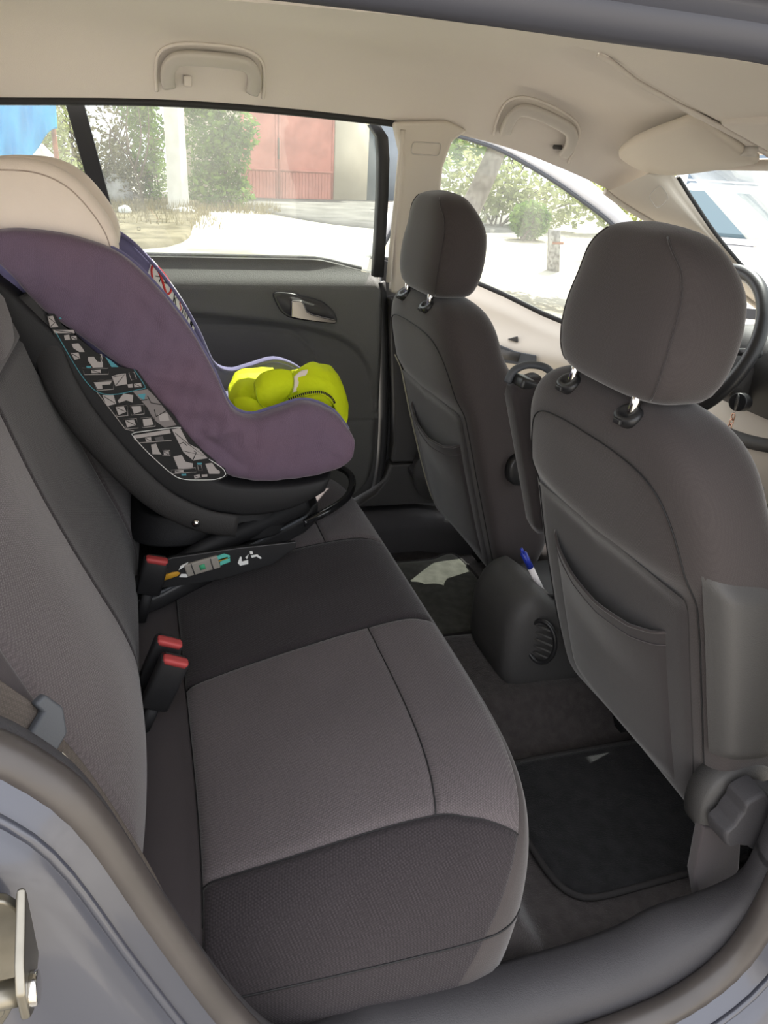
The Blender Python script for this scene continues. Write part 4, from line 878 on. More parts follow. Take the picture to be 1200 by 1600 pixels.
# anchor strap, connector and printed tabs on the base side
def bs(x, y0, z): return V(x, y0, z)
mk('anchor_strap', tube([V(-.005, .070, .622), V(.022, .074, .627), (V(.048, .078, .632))], .006, 8, False, .35, up=(0, 0, 1)), mat('orange_strap', (.50, .26, .02), .6, .3), cs, label='orange strap')
cn = mk('connector', box((.072, .076, .640), (.062, .014, .026), Matrix.Rotation(-.22, 3, 'Y')), mat('taupe_plastic', (.26, .24, .21), .5, .4), cs, bev=.003, label='taupe plastic connector')
mk('connector_window', box((.072, .0685, .640), (.010, .002, .010), Matrix.Rotation(-.22, 3, 'Y')), mat('green_print', (.05, .32, .16), .6, .3), cn)
mk('connector_rib', box((.055, .0685, .637), (.002, .002, .022), Matrix.Rotation(-.22, 3, 'Y')), M_DARKPL, cn)
mk('connector_rib', box((.089, .0685, .644), (.002, .002, .022), Matrix.Rotation(-.22, 3, 'Y')), M_DARKPL, cn)
M_MINT = mat('mint_print', (.10, .46, .38), .6, .3)
for pts, m_ in (([(.030, .636), (.044, .645), (.048, .651), (.034, .645)], M_WHITE), ([(.030, .622), (.044, .620), (.050, .626), (.034, .628)], M_WHITE),
                ([(.092, .656), (.112, .662), (.122, .657), (.122, .653), (.100, .648)], M_MINT), ([(.104, .638), (.122, .644), (.122, .652), (.104, .646)], M_MINT), ([(.098, .650), (.118, .655), (.118, .651), (.100, .646)], mat('amber_print', (.45, .28, .03), .6, .3)),
                ([(.136, .640), (.140, .652), (.143, .652), (.143, .642), (.155, .644), (.155, .636), (.140, .634)], M_WHITE), ([(.150, .650), (.156, .656), (.153, .646)], M_WHITE), ([(.158, .662), (.163, .662), (.164, .656), (.159, .656)], M_WHITE), ([(.160, .653), (.172, .654), (.180, .646), (.178, .644), (.170, .650), (.162, .648)], M_WHITE)):
    mk('printed_tab', prism([V(x, .071 + .0*x, z) for x, z in pts], (0, .0012, 0)), m_, cs, smooth=False)
mk('label_backing', prism([V(x, .0735, z) for x, z in ((-.01, .600), (.10, .606), (.20, .628), (.245, .660), (.245, .672), (.14, .670), (.02, .662), (-.01, .65))], (0, .010, 0)), M_BLACKPL, cs, bev=.002)

# ================================================================== neon jacket in the child seat
from mathutils import noise as mnoise
jk = empty('neon_jacket', (.27, .30, .87), 'crumpled neon yellow jacket with dark zip lying in the child seat', 'jacket')
def heap(u, v):
    th = 2*PI*u; ph = PI*(v - .5)
    d = V(math.cos(th)*math.cos(ph), math.sin(th)*math.cos(ph), math.sin(ph))
    e = 2.6
    p = V(math.copysign(abs(d.x)**(2/e), d.x)*.102, math.copysign(abs(d.y)**(2/e), d.y)*.085, math.copysign(abs(d.z)**.9, d.z)*.030)
    q = V(p.x*13, p.y*9, p.z*16 + 3)
    r = 1 - abs(mnoise.noise(q))*2.0; r2 = 1 - abs(mnoise.noise(q*2.3 + V(4, 1, 7)))*2
    amp = .013*r**3 + .007*r2**3 + .002
    c = V(.268, .335, .879 + .008*math.sin(p.x*18))
    return c + p + d*amp
mk('jacket_body', grid(heap, 160, 80), M_NEON, jk)
def sheet(name, keyrows, nu, nv, m, parent, solid=.0025, wrinkle=.0):
    rows = [spl(r, nv) for r in keyrows]; cols = [spl([r[j] for r in rows], nu) for j in range(nv)]
    g_ = [[cols[j][i] for j in range(nv)] for i in range(nu)]
    V_ = [q + V(.004, .055 - wrinkle*mnoise.noise(q*60), .005 + wrinkle*mnoise.noise(q*55 + V(3, 3, 3))) for r in g_ for q in r]
    return mk(name, (V_, [(i*nv+j, i*nv+j+1, (i+1)*nv+j+1, (i+1)*nv+j) for i in range(nu-1) for j in range(nv-1)]), m, parent, solid=solid)
# rounded pocket flap
fl = sheet('pocket_flap', [[(.192, .190, .925), (.205, .186, .944), (.232, .184, .952), (.262, .186, .948)], [(.190, .172, .912), (.205, .164, .926), (.232, .163, .932), (.262, .170, .932)], [(.194, .166, .897), (.208, .158, .907), (.232, .158, .912), (.258, .166, .915)], [(.203, .166, .885), (.214, .160, .888), (.228, .160, .886), (.245, .168, .895)], [(.215, .170, .876), (.219, .166, .874), (.222, .165, .872), (.228, .172, .878)]], 18, 18, M_NEON, jk, wrinkle=.0008)
# folded sleeve at the back left, front placket band with the zip, hem strips
sheet('sleeve_fold', [[(.150, .26, .895), (.172, .30, .918), (.21, .32, .920), (.25, .33, .916)], [(.148, .235, .888), (.170, .25, .912), (.21, .27, .918), (.25, .29, .914)], [(.150, .215, .876), (.170, .215, .896), (.20, .23, .905), (.24, .25, .908)], [(.155, .20, .862), (.175, .20, .874), (.205, .205, .886), (.24, .22, .895)]], 16, 16, M_NEON, jk, wrinkle=.003)
sheet('front_placket', [[(.150, .168, .878), (.20, .165, .880), (.25, .165, .895), (.29, .167, .909), (.325, .172, .906), (.345, .182, .888)], [(.150, .160, .868), (.20, .156, .870), (.25, .154, .884), (.29, .156, .899), (.322, .160, .897), (.338, .168, .882)], [(.150, .160, .856), (.20, .156, .858), (.25, .155, .872), (.29, .156, .886), (.318, .160, .885), (.331, .166, .874)]], 14, 40, M_NEON, jk, wrinkle=.0010)
sheet('hood_fold', [[(.262, .20, .935), (.30, .22, .952), (.345, .235, .945), (.372, .25, .915), (.384, .255, .880)], [(.265, .185, .925), (.30, .19, .938), (.342, .198, .932), (.370, .21, .905), (.385, .22, .868)], [(.270, .175, .915), (.305, .176, .922), (.338, .180, .912), (.360, .185, .880), (.376, .19, .840)], [(.272, .172, .905), (.305, .172, .908), (.336, .175, .895), (.352, .18, .860), (.362, .185, .820)]], 16, 30, M_NEON, jk, wrinkle=.003)
sheet('hem_fold', [[(.146, .155, .866), (.190, .150, .863), (.236, .150, .876)], [(.145, .145, .856), (.190, .142, .855), (.236, .142, .866)], [(.147, .146, .844), (.192, .144, .846), (.238, .144, .857)]], 8, 14, M_NEON, jk)
sheet('corner_fold', [[(.148, .185, .896), (.175, .175, .903), (.205, .165, .890), (.234, .158, .874)], [(.150, .175, .888), (.175, .165, .890), (.203, .156, .878), (.230, .150, .866)], [(.152, .165, .872), (.176, .158, .872), (.202, .150, .864), (.226, .146, .858)]], 10, 16, M_NEON, jk)
fr_ = [(.194, .227, .935), (.193, .218, .922), (.197, .213, .908), (.207, .213, .896), (.220, .215, .887), (.232, .220, .893), (.249, .217, .909), (.263, .219, .929)]
mk('flap_stitching', tube(spl([(x + .003, y + .002, z - .008) for x, y, z in fr_], 30), .0010, 6), mat('neon_stitch', (.40, .52, .02), .8, .2), jk)
zp = spl([(.250, .198, .906), (.272, .197, .914), (.296, .196, .920), (.318, .199, .918), (.335, .205, .907), (.344, .211, .892)], 60)
zt = mk('zip_tape', tube(zp, .0022, 6), M_NEON, jk)
for i in range(4, 58, 2):
    t_ = (zp[i+1] - zp[i-1]).normalized(); n_ = V(-t_.z, 0, t_.x)
    mk('zip_tooth', box(zp[i] + n_*.0028 + V(0, -.001, 0), (.0022, .003, .0045), Matrix.Rotation(-math.atan2(t_.z, t_.x), 3, 'Y')), M_INK, zt, smooth=False)
sheet('lining_patch', [[(.268, .19, .935), (.285, .20, .944), (.305, .205, .944)], [(.266, .178, .922), (.284, .185, .930), (.302, .19, .932)], [(.262, .172, .908), (.272, .174, .912), (.286, .178, .916)]], 10, 10, M_CREAM, jk)
pk_ = empty('pink_garment', (.2, .2, .855), 'folded pink garment peeking out under the neon jacket', 'clothing')
for dz, dx in ((0, 0), (.009, .004)):
    mk('folded_layer', loft([sring(V(x, .205, .858 + dz + .0015*math.sin(x*90)), V(0, .040, 0), V(0, 0, .0042), 3, 20) for x in [.140 + dx + .006*i for i in range(15)]]), M_PINK, pk_)

# ================================================================== belt buckles
def buckle(label, top, bot, wdir, group='belt buckles'):
    top, bot = Vector(top), Vector(bot); up_ = (top - bot).normalized(); wd = Vector(wdir); wd = (wd - up_*wd.dot(up_)).normalized(); th = up_.cross(wd)
    b_ = empty('belt_buckle', bot, label, 'belt buckle', group)
    L_ = (top - bot).length; sg = 1 if th.y > 0 else -1
    mk('buckle_body', loft([sring(bot + up_*L_*s, wd*w_, th*t_, 5, 24) for s, w_, t_ in ((0, .019, .008), (.03, .021, .0095), (.5, .0215, .0105), (.97, .0215, .0125), (1.0, .0205, .0118))]), M_BLACKPL, b_)
    mk('release_button', loft([sring(top + up_*h - th*sg*.004, wd*.0188*k, th*.0088*k, 5, 24) for h, k in ((-.0045, 1), (.0020, 1), (.0034, .92), (.0036, .4))]), M_RED, b_, label='red release button')
    mk('tongue_slot', box(top + up_*.0012 + th*sg*.0085, (.030, .003, .003), Matrix((wd, th, up_)).transposed()), M_INK, b_)
    mk('stalk', tube([bot + up_*.005, bot - up_*.03, bot - up_*.06], .010, 10, False, .5), M_BLACKMAT, b_)
buckle('red-topped belt buckle standing alone beside the child seat base', (-.006, .055, .672), (-.026, .055, .605), (.85, 0, -.5))
buckle('red-topped belt buckle of the pair, farther from the doorway', (.004, -.190, .663), (-.030, -.190, .585), (.9, 0, -.42))
buckle('red-topped belt buckle of the pair, nearer the doorway', (.010, -.228, .655), (-.026, -.228, .575), (.9, 0, -.42))

# ================================================================== near seat belt
sb = empty('seat_belt', (-.05, -.56, .55), 'brown-grey seat belt with plastic tongue beside the rear seat', 'seat belt')
def ribbon(pts, wv, th, n):
    P = spl(pts, n); rows = []
    for i in range(n):
        t_ = (P[min(i+1, n-1)] - P[max(i-1, 0)]).normalized(); w_ = Vector(wv); w_ = (w_ - t_*w_.dot(t_)).normalized(); s_ = t_.cross(w_)
        rows.append(sring(P[i], w_*.0235, s_*th, 6, 16))
    return loft(rows)
mk('webbing_upper', ribbon([(-.26, -.595, 1.05), (-.20, -.580, .945), (-.165, -.575, .885), (-.128, -.572, .835)], (.55, .55, .62), .0012, 24), M_BELT, sb)
mk('webbing_lower', ribbon([(-.128, -.572, .835), (-.100, -.570, .775), (-.068, -.574, .690), (-.035, -.590, .60), (-.020, -.602, .53), (-.012, -.610, .46)], (.35, .93, .1), .0012, 24), M_BELT, sb)
tn = mk('tongue_cover', prism([V(-.128, -.572, .835) + V(.55, .55, .62).normalized()*a_ + V(.50, .0, -.86)*b_ for a_, b_ in ((-.034, -.014), (-.020, -.016), (-.020, -.004), (.020, -.004), (.020, -.016), (.033, -.012), (.036, .012), (.022, .030), (-.022, .030), (-.036, .010))], (.006, -.008, .002)), M_GREYPL, sb, bev=.003, label='blue-grey plastic tongue cover')
mk('tongue_plate', prism([V(-.100, -.585, .790) + V(.40, .50, .3).normalized()*a_ + V(.45, .0, -.89)*b_ for a_, b_ in ((-.012, -.020), (.012, -.020), (.012, .016), (.008, .022), (-.008, .022), (-.012, .016))], (.0022, -.0018, 0)), M_STEEL, tn, bev=.0006)
mk('tongue_slot', prism([V(-.0985, -.5868, .788) + V(.40, .50, .3).normalized()*a_ + V(.45, .0, -.89)*b_ for a_, b_ in ((-.008, -.012), (.008, -.012), (.008, .012), (-.008, .012))], (.0022, -.0018, 0)), M_INK, tn)

# ================================================================== door striker on the jamb
sk = empty('door_striker', (-.14, -.79, .78), 'zinc steel door striker bolted to the painted jamb', 'striker')
M_ZN = M_STEEL
pl_ = [(q.x, q.y) for q in spl([(-.215, .80, 0), (-.20, .865, 0), (-.16, .892, 0), (-.118, .890, 0), (-.104, .872, 0), (-.106, .83, 0), (-.125, .775, 0), (-.15, .752, 0), (-.19, .750, 0)], 40, True)]
mk('base_plate', prism(xz(pl_, -.800), (0, .008, 0)), M_ZN, sk, bev=.002)
mk('flange', prism([V(-.098, y, z) for y, z in ((-.798, .895), (-.836, .872), (-.846, .858), (-.846, .835), (-.836, .826), (-.798, .832))], (-.006, 0, 0)), M_ZN, sk, bev=.002)
mk('latch_bar', tube([V(-.100, -.834, .846), V(-.14, -.834, .846), V(-.19, -.834, .846)], .0085, 16), M_ZN, sk)
mk('bar_head', cyl((-.096, -.834, .846), (1, 0, 0), .0105, .006, 18), M_CHROME, sk, bev=.0015)
mk('screw', cyl((-.135, -.803, .792), (0, -1, 0), .011, .006, 20), M_ZN, sk, bev=.0015)
mk('screw', cyl((-.165, -.803, .872), (0, -1, 0), .011, .006, 20), M_ZN, sk, bev=.0015)

# ================================================================== centre console, pen, mats
cc = empty('centre_console', (.9, .0, .37), 'dark plastic centre console between the front seats', 'console')
def cs_row(x, top, bot, w_): return sring(V(x, .01, (top+bot)/2), V(0, w_, 0), V(0, 0, (top-bot)/2), 5, 36)
prof_c = [(.44, .655), (.40, .672), (.46, .640), (.52, .630), (.56, .645), (.585, .665)]
rows = []
for k, (z0, z1) in enumerate(((.585, .38), )): pass
rows = [cs_row(x, t_, b_, w_) for x, t_, b_, w_ in ((.628, .515, .44, .070), (.632, .545, .40, .085), (.648, .575, .372, .094), (.668, .592, .362, .098), (.690, .598, .36, .100), (.72, .575, .36, .100), (.74, .560, .36, .100), (.95, .56, .36, .100), (1.15, .58, .36, .105), (1.30, .62, .36, .12), (1.40, .68, .36, .12))]
cb_ = mk('console_body', loft(rows), M_DARKPL, cc)
mk('storage_tray', loft([sring(V(.80, .01, .572 + h), V(.10*k, 0, 0), V(0, .070*k, 0), 5, 32) for h, k in ((-.015, .9), (.0, 1.0), (.003, .97), (-.004, .90), (-.010, .3))]), M_BLACKMAT, cc)
vc = V(.700, -.094, .500); vn_ = V(-.82, -.57, .0).normalized(); vu = V(0, 0, 1); vs_ = vn_.cross(vu)
vent = mk('air_vent', tube([vc + vn_*.012 + vu*.046*math.sin(2*PI*k/36) + vs_*.030*math.cos(2*PI*k/36) for k in range(36)], .0045, 10, True), M_BLACKPL, cc, label='round rear air vent')
for i in range(5):
    z_ = -.030 + .015*i; hw = .028*math.sqrt(max(0, 1 - (z_/.046)**2))
    mk('vent_slat', tube([vc + vn_*.010 + vu*z_ + vs_*-hw, vc + vn_*.010 + vu*z_ + vs_*hw], .0022, 6), M_DARKPL, vent)
hl = mk('gear_lever', tube([V(1.22, .01, .58), V(1.22, .01, .68), V(1.21, .01, .74)], [.010, .011, .022], 14), M_BLACKPL, cc)
pen = empty('pen', (.70, -.01, .58), 'blue and white ballpoint pen standing in the centre console', 'pen')
p0 = V(.672, -.012, .655); p1 = V(.722, -.022, .566); d_ = (p1 - p0)
mk('barrel', tube([p0 + d_*.42, p0 + d_*.7, p1], .0062, 12), mat('white_pen_plastic', (.75, .72, .72), .35, .4), pen)
bl = mk('blue_grip', tube([p0 + d_*.06, p0 + d_*.42], .0066, 12), mat('blue_pen_plastic', (.02, .04, .35), .3, .5), pen)
mk('push_button', tube([p0 - d_*.05, p0 + d_*.06], .0030, 10), MATS['blue_pen_plastic'], pen)
mk('clip', box(p0 + d_*.2 + V(-.004, -.006, 0), (.003, .002, .045), d_.to_track_quat('Z', 'Y').to_matrix()), MATS['blue_pen_plastic'], pen)

def floor_mat(label, outline, z, pile=None):
    P = [(q.x, q.y) for q in spl([(x, y, 0) for x, y in outline], 90, True)]
    cx = sum(p[0] for p in P)/90; cy = sum(p[1] for p in P)/90
    m_ = empty('floor_mat', (cx, cy, z), label, 'floor mat', 'floor mats')
    ring = lambda k, h: [V(cx + (x-cx)*k, cy + (y-cy)*k, z + h) for x, y in P]
    mk('mat_pile', loft([ring(k, h) for k, h in ((.97, .0), (.985, .004), (.975, .0085), (.9, .0088), (.6, .0085), (.3, .0088), (.03, .0088))]), pile or M_MAT, m_)
    mk('mat_binding', tube(ring(.99, .005), .0055, 8, True, 1.0), M_MATEDGE, m_)
floor_mat('black floor mat behind the near front seat', [(.545, -.30), (.547, -.40), (.552, -.455), (.566, -.490), (.60, -.508), (.70, -.508), (.80, -.505), (.93, -.50), (.95, -.46), (.95, -.25), (.92, -.215), (.75, -.208), (.60, -.210), (.553, -.225)], .309)
floor_mat('floor mat with sunlit end behind the far front seat', [(.545, .30), (.545, .45), (.55, .565), (.58, .588), (.66, .582), (.73, .582), (.765, .598), (.79, .605), (.806, .595), (.815, .54), (.818, .45), (.815, .30), (.80, .235), (.70, .215), (.60, .215), (.555, .24)], .309, M_MATLIT)
# ================================================================== outside
M_GROUND = mat('dusty_ground', (.26, .225, .17), 1.0, .05, bump=.6, bscale=30, col2=(.60, .57, .51), vscale=.55, detail=8)
gnd = grid(lambda u, v: (lambda x, y: V(x, y, -.0 + .04*mnoise.noise(V(x*.3, y*.3, 0)) - .02 - .16*sstep(1, 4, x - .35*y + .5)*(1 - sstep(9, 12, y))))(-40 + 100*u, -30 + 90*v), 120, 110)
tag(mk('ground', gnd, M_GROUND), 'dusty pale dirt ground outside the car', None, None, 'structure')

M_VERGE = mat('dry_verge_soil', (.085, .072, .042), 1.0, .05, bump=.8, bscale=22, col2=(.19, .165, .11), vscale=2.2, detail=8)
M_TREESHADE = mat('tree_shade_grey', (.115, .110, .10), .95, .1, bump=.5, bscale=20, col2=(.20, .19, .175), vscale=1.1, detail=8)  # tree shade by the garage, put into a darker ground colour
def sheet_xy(name, pts, z, m, label):
    P = spl([(x, y, 0) for x, y in pts], 60, True); c = sum(P, V(0, 0, 0))/60
    rings = [[V(c.x + (p.x-c.x)*k, c.y + (p.y-c.y)*k, z - dz) for p in P] for k, dz in ((1.0, .08), (.99, .0), (.6, -.005), (.02, -.01))]
    tag(mk(name, loft(rings, True, False), m), label, None, None, 'structure')
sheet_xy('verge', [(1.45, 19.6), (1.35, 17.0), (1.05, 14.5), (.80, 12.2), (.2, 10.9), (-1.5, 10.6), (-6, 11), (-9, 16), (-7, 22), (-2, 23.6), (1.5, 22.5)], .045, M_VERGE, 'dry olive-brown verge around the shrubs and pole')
sheet_xy('tree_shade_patch', [(2.2, 21.5), (3.2, 18.3), (4.6, 15.6), (7.5, 15.3), (9.5, 17.5), (10, 22), (8.5, 25.5), (5, 24.6), (2.6, 23.9)], .045, M_TREESHADE, 'grey ground patch painted as tree shade before the garage doors')
M_LEAF = mat('green_leaf', (.065, .15, .018), .6, .3, trans=.35, col2=(.19, .29, .05), vscale=2.5)  # green leaf colour, mottled between two tones
M_LEAFP = mat('pale_leaf', (.28, .33, .12), .6, .3, trans=.4, col2=(.48, .50, .24), vscale=2)
M_LEAFD = mat('dry_leaf', (.13, .125, .06), .7, .2, trans=.3, col2=(.25, .22, .12), vscale=2)
M_STRAW = mat('dry_grass', (.15, .125, .06), .8, .2, trans=.3, col2=(.24, .20, .11), vscale=3)
M_BARK = mat('bark', (.13, .10, .08), .9, .1, bump=.8, bscale=25, col2=(.26, .22, .19), vscale=9)
M_TWIG = mat('twig', (.13, .10, .08), .9, .1)
def leaves(blobs, n, size, seed):
    rnd = random.Random(seed); V_, F2 = [], []
    tot = sum(b[1][0]*b[1][1]*b[1][2] for b in blobs)
    for (c, r) in blobs:
        k = int(n*r[0]*r[1]*r[2]/tot) + 4
        for _ in range(k):
            while True:
                d = V(rnd.uniform(-1, 1), rnd.uniform(-1, 1), rnd.uniform(-1, 1))
                if .25 < d.length < 1: break
            p = Vector(c) + V(d.x*r[0], d.y*r[1], d.z*r[2])
            a = V(rnd.uniform(-1, 1), rnd.uniform(-1, 1), rnd.uniform(-.9, .3)).normalized(); b = a.orthogonal().normalized(); b = (b*math.cos(rnd.random()*6.3) + a.cross(b)*math.sin(rnd.random()*6.3))
            s = size*rnd.uniform(.6, 1.3); m = a.cross(b)*s*.12
            i = len(V_); V_ += [p - a*s, p + b*s*.42 + m, p + a*s, p - b*s*.42 + m]; F2.append((i, i+1, i+2, i+3))
    return V_, F2
def mkf(name, geo, m, parent):       # loose leaves: no merging
    me = bpy.data.meshes.new(name); c = WLOC[parent.name]
    me.from_pydata([v - c for v in geo[0]], [], geo[1]); me.materials.append(m)
    o = bpy.data.objects.new(name, me); COL.objects.link(o); o.parent = parent; o['kind'] = 'stuff'; return o
# garage with red doors
gd0 = V(3.20, 24.4, 0); gdir = V(3.13, 1.05, 0).normalized(); gn = V(gdir.y, -gdir.x, 0)     # gn points to the viewer
ga = empty('garage', gd0, 'cream garage with rusty red double door across the yard', 'garage')
M_GRED = mat('faded_red_paint', (.52, .21, .165), .75, .25, var=.14, vscale=1.6, bump=.3, bscale=14, detail=8)
M_GWALL = mat('cream_render', (.60, .53, .42), .9, .1, var=.08, vscale=1.2, bump=.4, bscale=18)
def gp(s, z, o=0.0): return gd0 + gdir*s + gn*o + V(0, 0, z)
def gslab(name, s0, s1, z0, z1, o, th, m, par, **k): return mk(name, prism([gp(s0, z0, o), gp(s1, z0, o), gp(s1, z1, o), gp(s0, z1, o)], -gn*th), m, par, **k)
gslab('front_wall', 3.32, 4.60, -.1, 3.3, .06, .3, M_GWALL, ga); gslab('front_wall', -1.8, -.02, -.1, 3.3, .06, .3, M_GWALL, ga); gslab('lintel', -.02, 3.32, 2.75, 3.3, .06, .3, M_GWALL, ga)
gslab('side_wall', 4.60, 7.5, -.1, 3.3, -.5, .3, mat('blue_grey_render', (.20, .23, .26), .9, .1, var=.06, vscale=2), ga)
gslab('roof_slab', -2.1, 4.9, 3.3, 3.45, .35, 5, M_GWALL, ga)
for s0, s1 in ((0, 1.26), (1.28, 3.30)):
    lf = gslab('door_leaf', s0, s1, .02, 2.75, 0, .06, M_GRED, ga, bev=.01, label='rusty red steel door leaf')
    gslab('cross_rail', s0 + .02, s1 - .02, .80, .87, .03, .03, M_GRED, lf); gslab('edge_rail', s0 + .01, s0 + .08, .02, 2.74, .025, .025, M_GRED, lf); gslab('edge_rail', s1 - .08, s1 - .01, .02, 2.74, .025, .025, M_GRED, lf)
    k = 0; sx = s0 + .14
    V_, F2 = [], []
    while sx < s1 - .12:
        g_ = prism([gp(sx, .05, .02), gp(sx + .05, .05, .02), gp(sx + .05, .79, .02), gp(sx, .79, .02)], -gn*.02); i0 = len(V_); V_ += g_[0]; F2 += [tuple(i + i0 for i in f) for f in g_[1]]; sx += .12
    mk('corrugation', (V_, F2), M_GRED, lf, smooth=False, kind='stuff')
mk('door_bolt', tube([gp(1.27, 1.15, .05), gp(1.27, 1.75, .05)], .02, 8), M_TWIG, ga)
# concrete pole
po = empty('concrete_pole', (1.02, 18.5, 0), 'pale square concrete utility pole in the yard', 'pole')
cr = Matrix.Rotation(math.radians(-28), 3, 'Z')
mk('shaft', loft([[V(1.02, 18.5, z) + cr @ V(sx*h, sy*h, 0) for sx, sy in ((-1, -1), (1, -1), (1, 1), (-1, 1))] for z, h in ((-.1, .185), (2.5, .165), (5.5, .14))]), mat('concrete', (.58, .56, .52), .9, .1, var=.08, vscale=3, bump=.3, bscale=30), po, smooth=False, bev=.015)
mk('footing', loft([sring(V(1.02, 18.4, z), V(.42*k, 0, 0), V(0, .36*k, 0), 3, 20) for z, k in ((-.1, 1), (.06, .95), (.10, .7))]), MATS['concrete'], po)
# bushes
def bush(name, loc, label, blobs, n, size, m, seed, stems=5, cat='bush', group='bushes beyond the far window'):
    b = empty(name, loc, label, cat, group); rnd = random.Random(seed + 99)
    top = blobs[0][0]
    for i in range(stems):
        bl = blobs[rnd.randrange(len(blobs))]; e = Vector(bl[0]) + V(rnd.uniform(-.5, .5)*bl[1][0], rnd.uniform(-.5, .5)*bl[1][1], rnd.uniform(0, .6)*bl[1][2])
        s = V(loc[0] + rnd.uniform(-.25, .25), loc[1] + rnd.uniform(-.2, .2), -.05)
        mid = s.lerp(e, .5) + V(rnd.uniform(-.15, .15), rnd.uniform(-.15, .15), .1)
        mk('stem', tube(spl([s, mid, e], 8), [.022*(1 - i_/9) + .004 for i_ in range(8)], 6), M_TWIG, b)
    mkf('foliage', leaves(blobs, n, size, seed), m, b); return b
bush('climbing_vine', (2.05, 19.9, 0), 'green leafy vine growing between the pole and the garage', [((1.85, 19.9, 1.6), (.55, .5, 1.1)), ((2.35, 20.0, 1.2), (.55, .5, .9)), ((2.75, 20.1, 1.75), (.40, .4, .5)), ((1.75, 19.6, .45), (.5, .5, .5)), ((2.5, 19.8, .35), (.45, .4, .4)), ((2.0, 20.2, 2.6), (.9, .5, .6))], 5200, .085, M_LEAF, 3, 7)
bush('green_bush', (.45, 20.4, 0), 'green bush growing behind the concrete pole on its left', [((.45, 20.4, 1.5), (.42, .4, 1.0)), ((.55, 20.2, .6), (.40, .4, .6)), ((.2, 20.6, 2.3), (.5, .4, .6))], 2200, .075, M_LEAF, 5, 5)
bush('dry_shrub', (-.55, 20.2, 0), 'straggly dry shrub with bare twigs behind the window divider', [((-.55, 20.2, .8), (.75, .5, .65)), ((.0, 20.0, .55), (.5, .4, .5)), ((-1.2, 19.6, .7), (.5, .4, .6))], 3000, .06, M_LEAFD, 8, 9)
bush('yellowing_shrub', (-1.5, 17.5, 0), 'yellow-green shrub seen through the small quarter window', [((-1.25, 17.5, .55), (.5, .4, .55)), ((-1.6, 17.6, 1.2), (.5, .4, .6)), ((-1.3, 17.9, 1.9), (.5, .4, .5))], 2000, .06, M_LEAFP, 9, 5)
# pale wall of undergrowth behind
bush('grey_thicket', (-1.0, 22.9, 0), 'pale thicket of grey-brown stems at the back of the yard', [((-1.9, 22.9, 1.5), (1.2, .4, 1.5)), ((.1, 22.9, 1.6), (.9, .4, 1.6)), ((-3.6, 22.8, 1.6), (1.2, .4, 1.6))], 4200, .09, M_LEAFD, 12, 26)
# bare branches
bb_ = empty('bare_branches', (-.1, 19.0, 0), 'thin bare dark branches leaning in front of the shrubs', 'branches')
for pts in ([(.25, 19, 0), (.1, 19, .8), (-.25, 19, 1.45), (-.75, 19, 2.3)], [(.1, 19, .8), (.3, 19.1, 1.5), (.25, 19.1, 2.4)], [(-.25, 19, 1.45), (-.5, 19, 1.5), (-.62, 19, 1.25)], [(-.35, 19, 1.6), (-.4, 19, 1.25), (-.3, 19, .9)], [(.0, 19, 1.1), (.0, 19, 1.7), (.12, 19.1, 2.5)], [(.2, 19, .6), (.45, 19, 1.4), (.5, 19, 2.5)]):
    mk('branch', tube(spl(pts, 12), [.026*(1 - i/14) for i in range(12)], 6), M_TWIG, bb_)
# dry grass tufts as one uncountable stuff object
rnd = random.Random(21); V_, F2 = [], []
for _ in range(9000):
    x, y = rnd.uniform(-4.5, 3.4), rnd.uniform(14.0, 20.2)
    if y < 16.2 + .9*x*(.35) and rnd.random() < .75: continue
    if x > 1.6 and y < 18.2: continue
    h = rnd.uniform(.08, .30); a = rnd.uniform(0, 6.28); t_ = V(math.cos(a), math.sin(a), 0); l_ = V(rnd.uniform(-.4, .4), rnd.uniform(-.4, .4), 1)*h
    i = len(V_); p = V(x, y, -.01); V_ += [p - t_*.012, p + t_*.012, p + l_]; F2.append((i, i+1, i+2))
gme = bpy.data.meshes.new('dry_grass'); gme.from_pydata(V_, [], F2); gme.materials.append(M_STRAW); go = bpy.data.objects.new('dry_grass', gme); COL.objects.link(go)
tag(go, 'dry straw-coloured grass around the pole and shrubs', 'grass', None, 'stuff')
# stones, white bag
M_STONE = mat('grey_stone', (.46, .45, .43), .9, .1, var=.12, vscale=5)
def lump(name, c, r, m, label, cat, seed, group=None):
    def f(u, v):
        th = 2*PI*u; ph = PI*(v - .5); d = V(math.cos(th)*math.cos(ph), math.sin(th)*math.cos(ph), math.sin(ph))
        k = 1 + .22*mnoise.noise(d*1.7 + V(seed, 0, 0)) + .1*mnoise.noise(d*4 + V(0, seed, 0)); return V(c[0] + d.x*r[0]*k, c[1] + d.y*r[1]*k, c[2] + d.z*r[2]*k)
    return tag(mk(name, grid(f, 24, 14), m), label, cat, group)
lump('stone', (1.05, 17.5, .03), (.30, .2, .09), M_STONE, 'flat grey stone at the foot of the concrete pole', 'stone', 1.0)
lump('stone', (-.35, 20.0, .25), (.35, .25, .38), M_STONE, 'large pale boulder among the dry shrubs', 'stone', 4.0)
lump('plastic_bag', (-.17, 16.6, .07), (.13, .10, .11), M_WHITE, 'small white plastic bag lying in the dry grass', 'litter', 7.0)
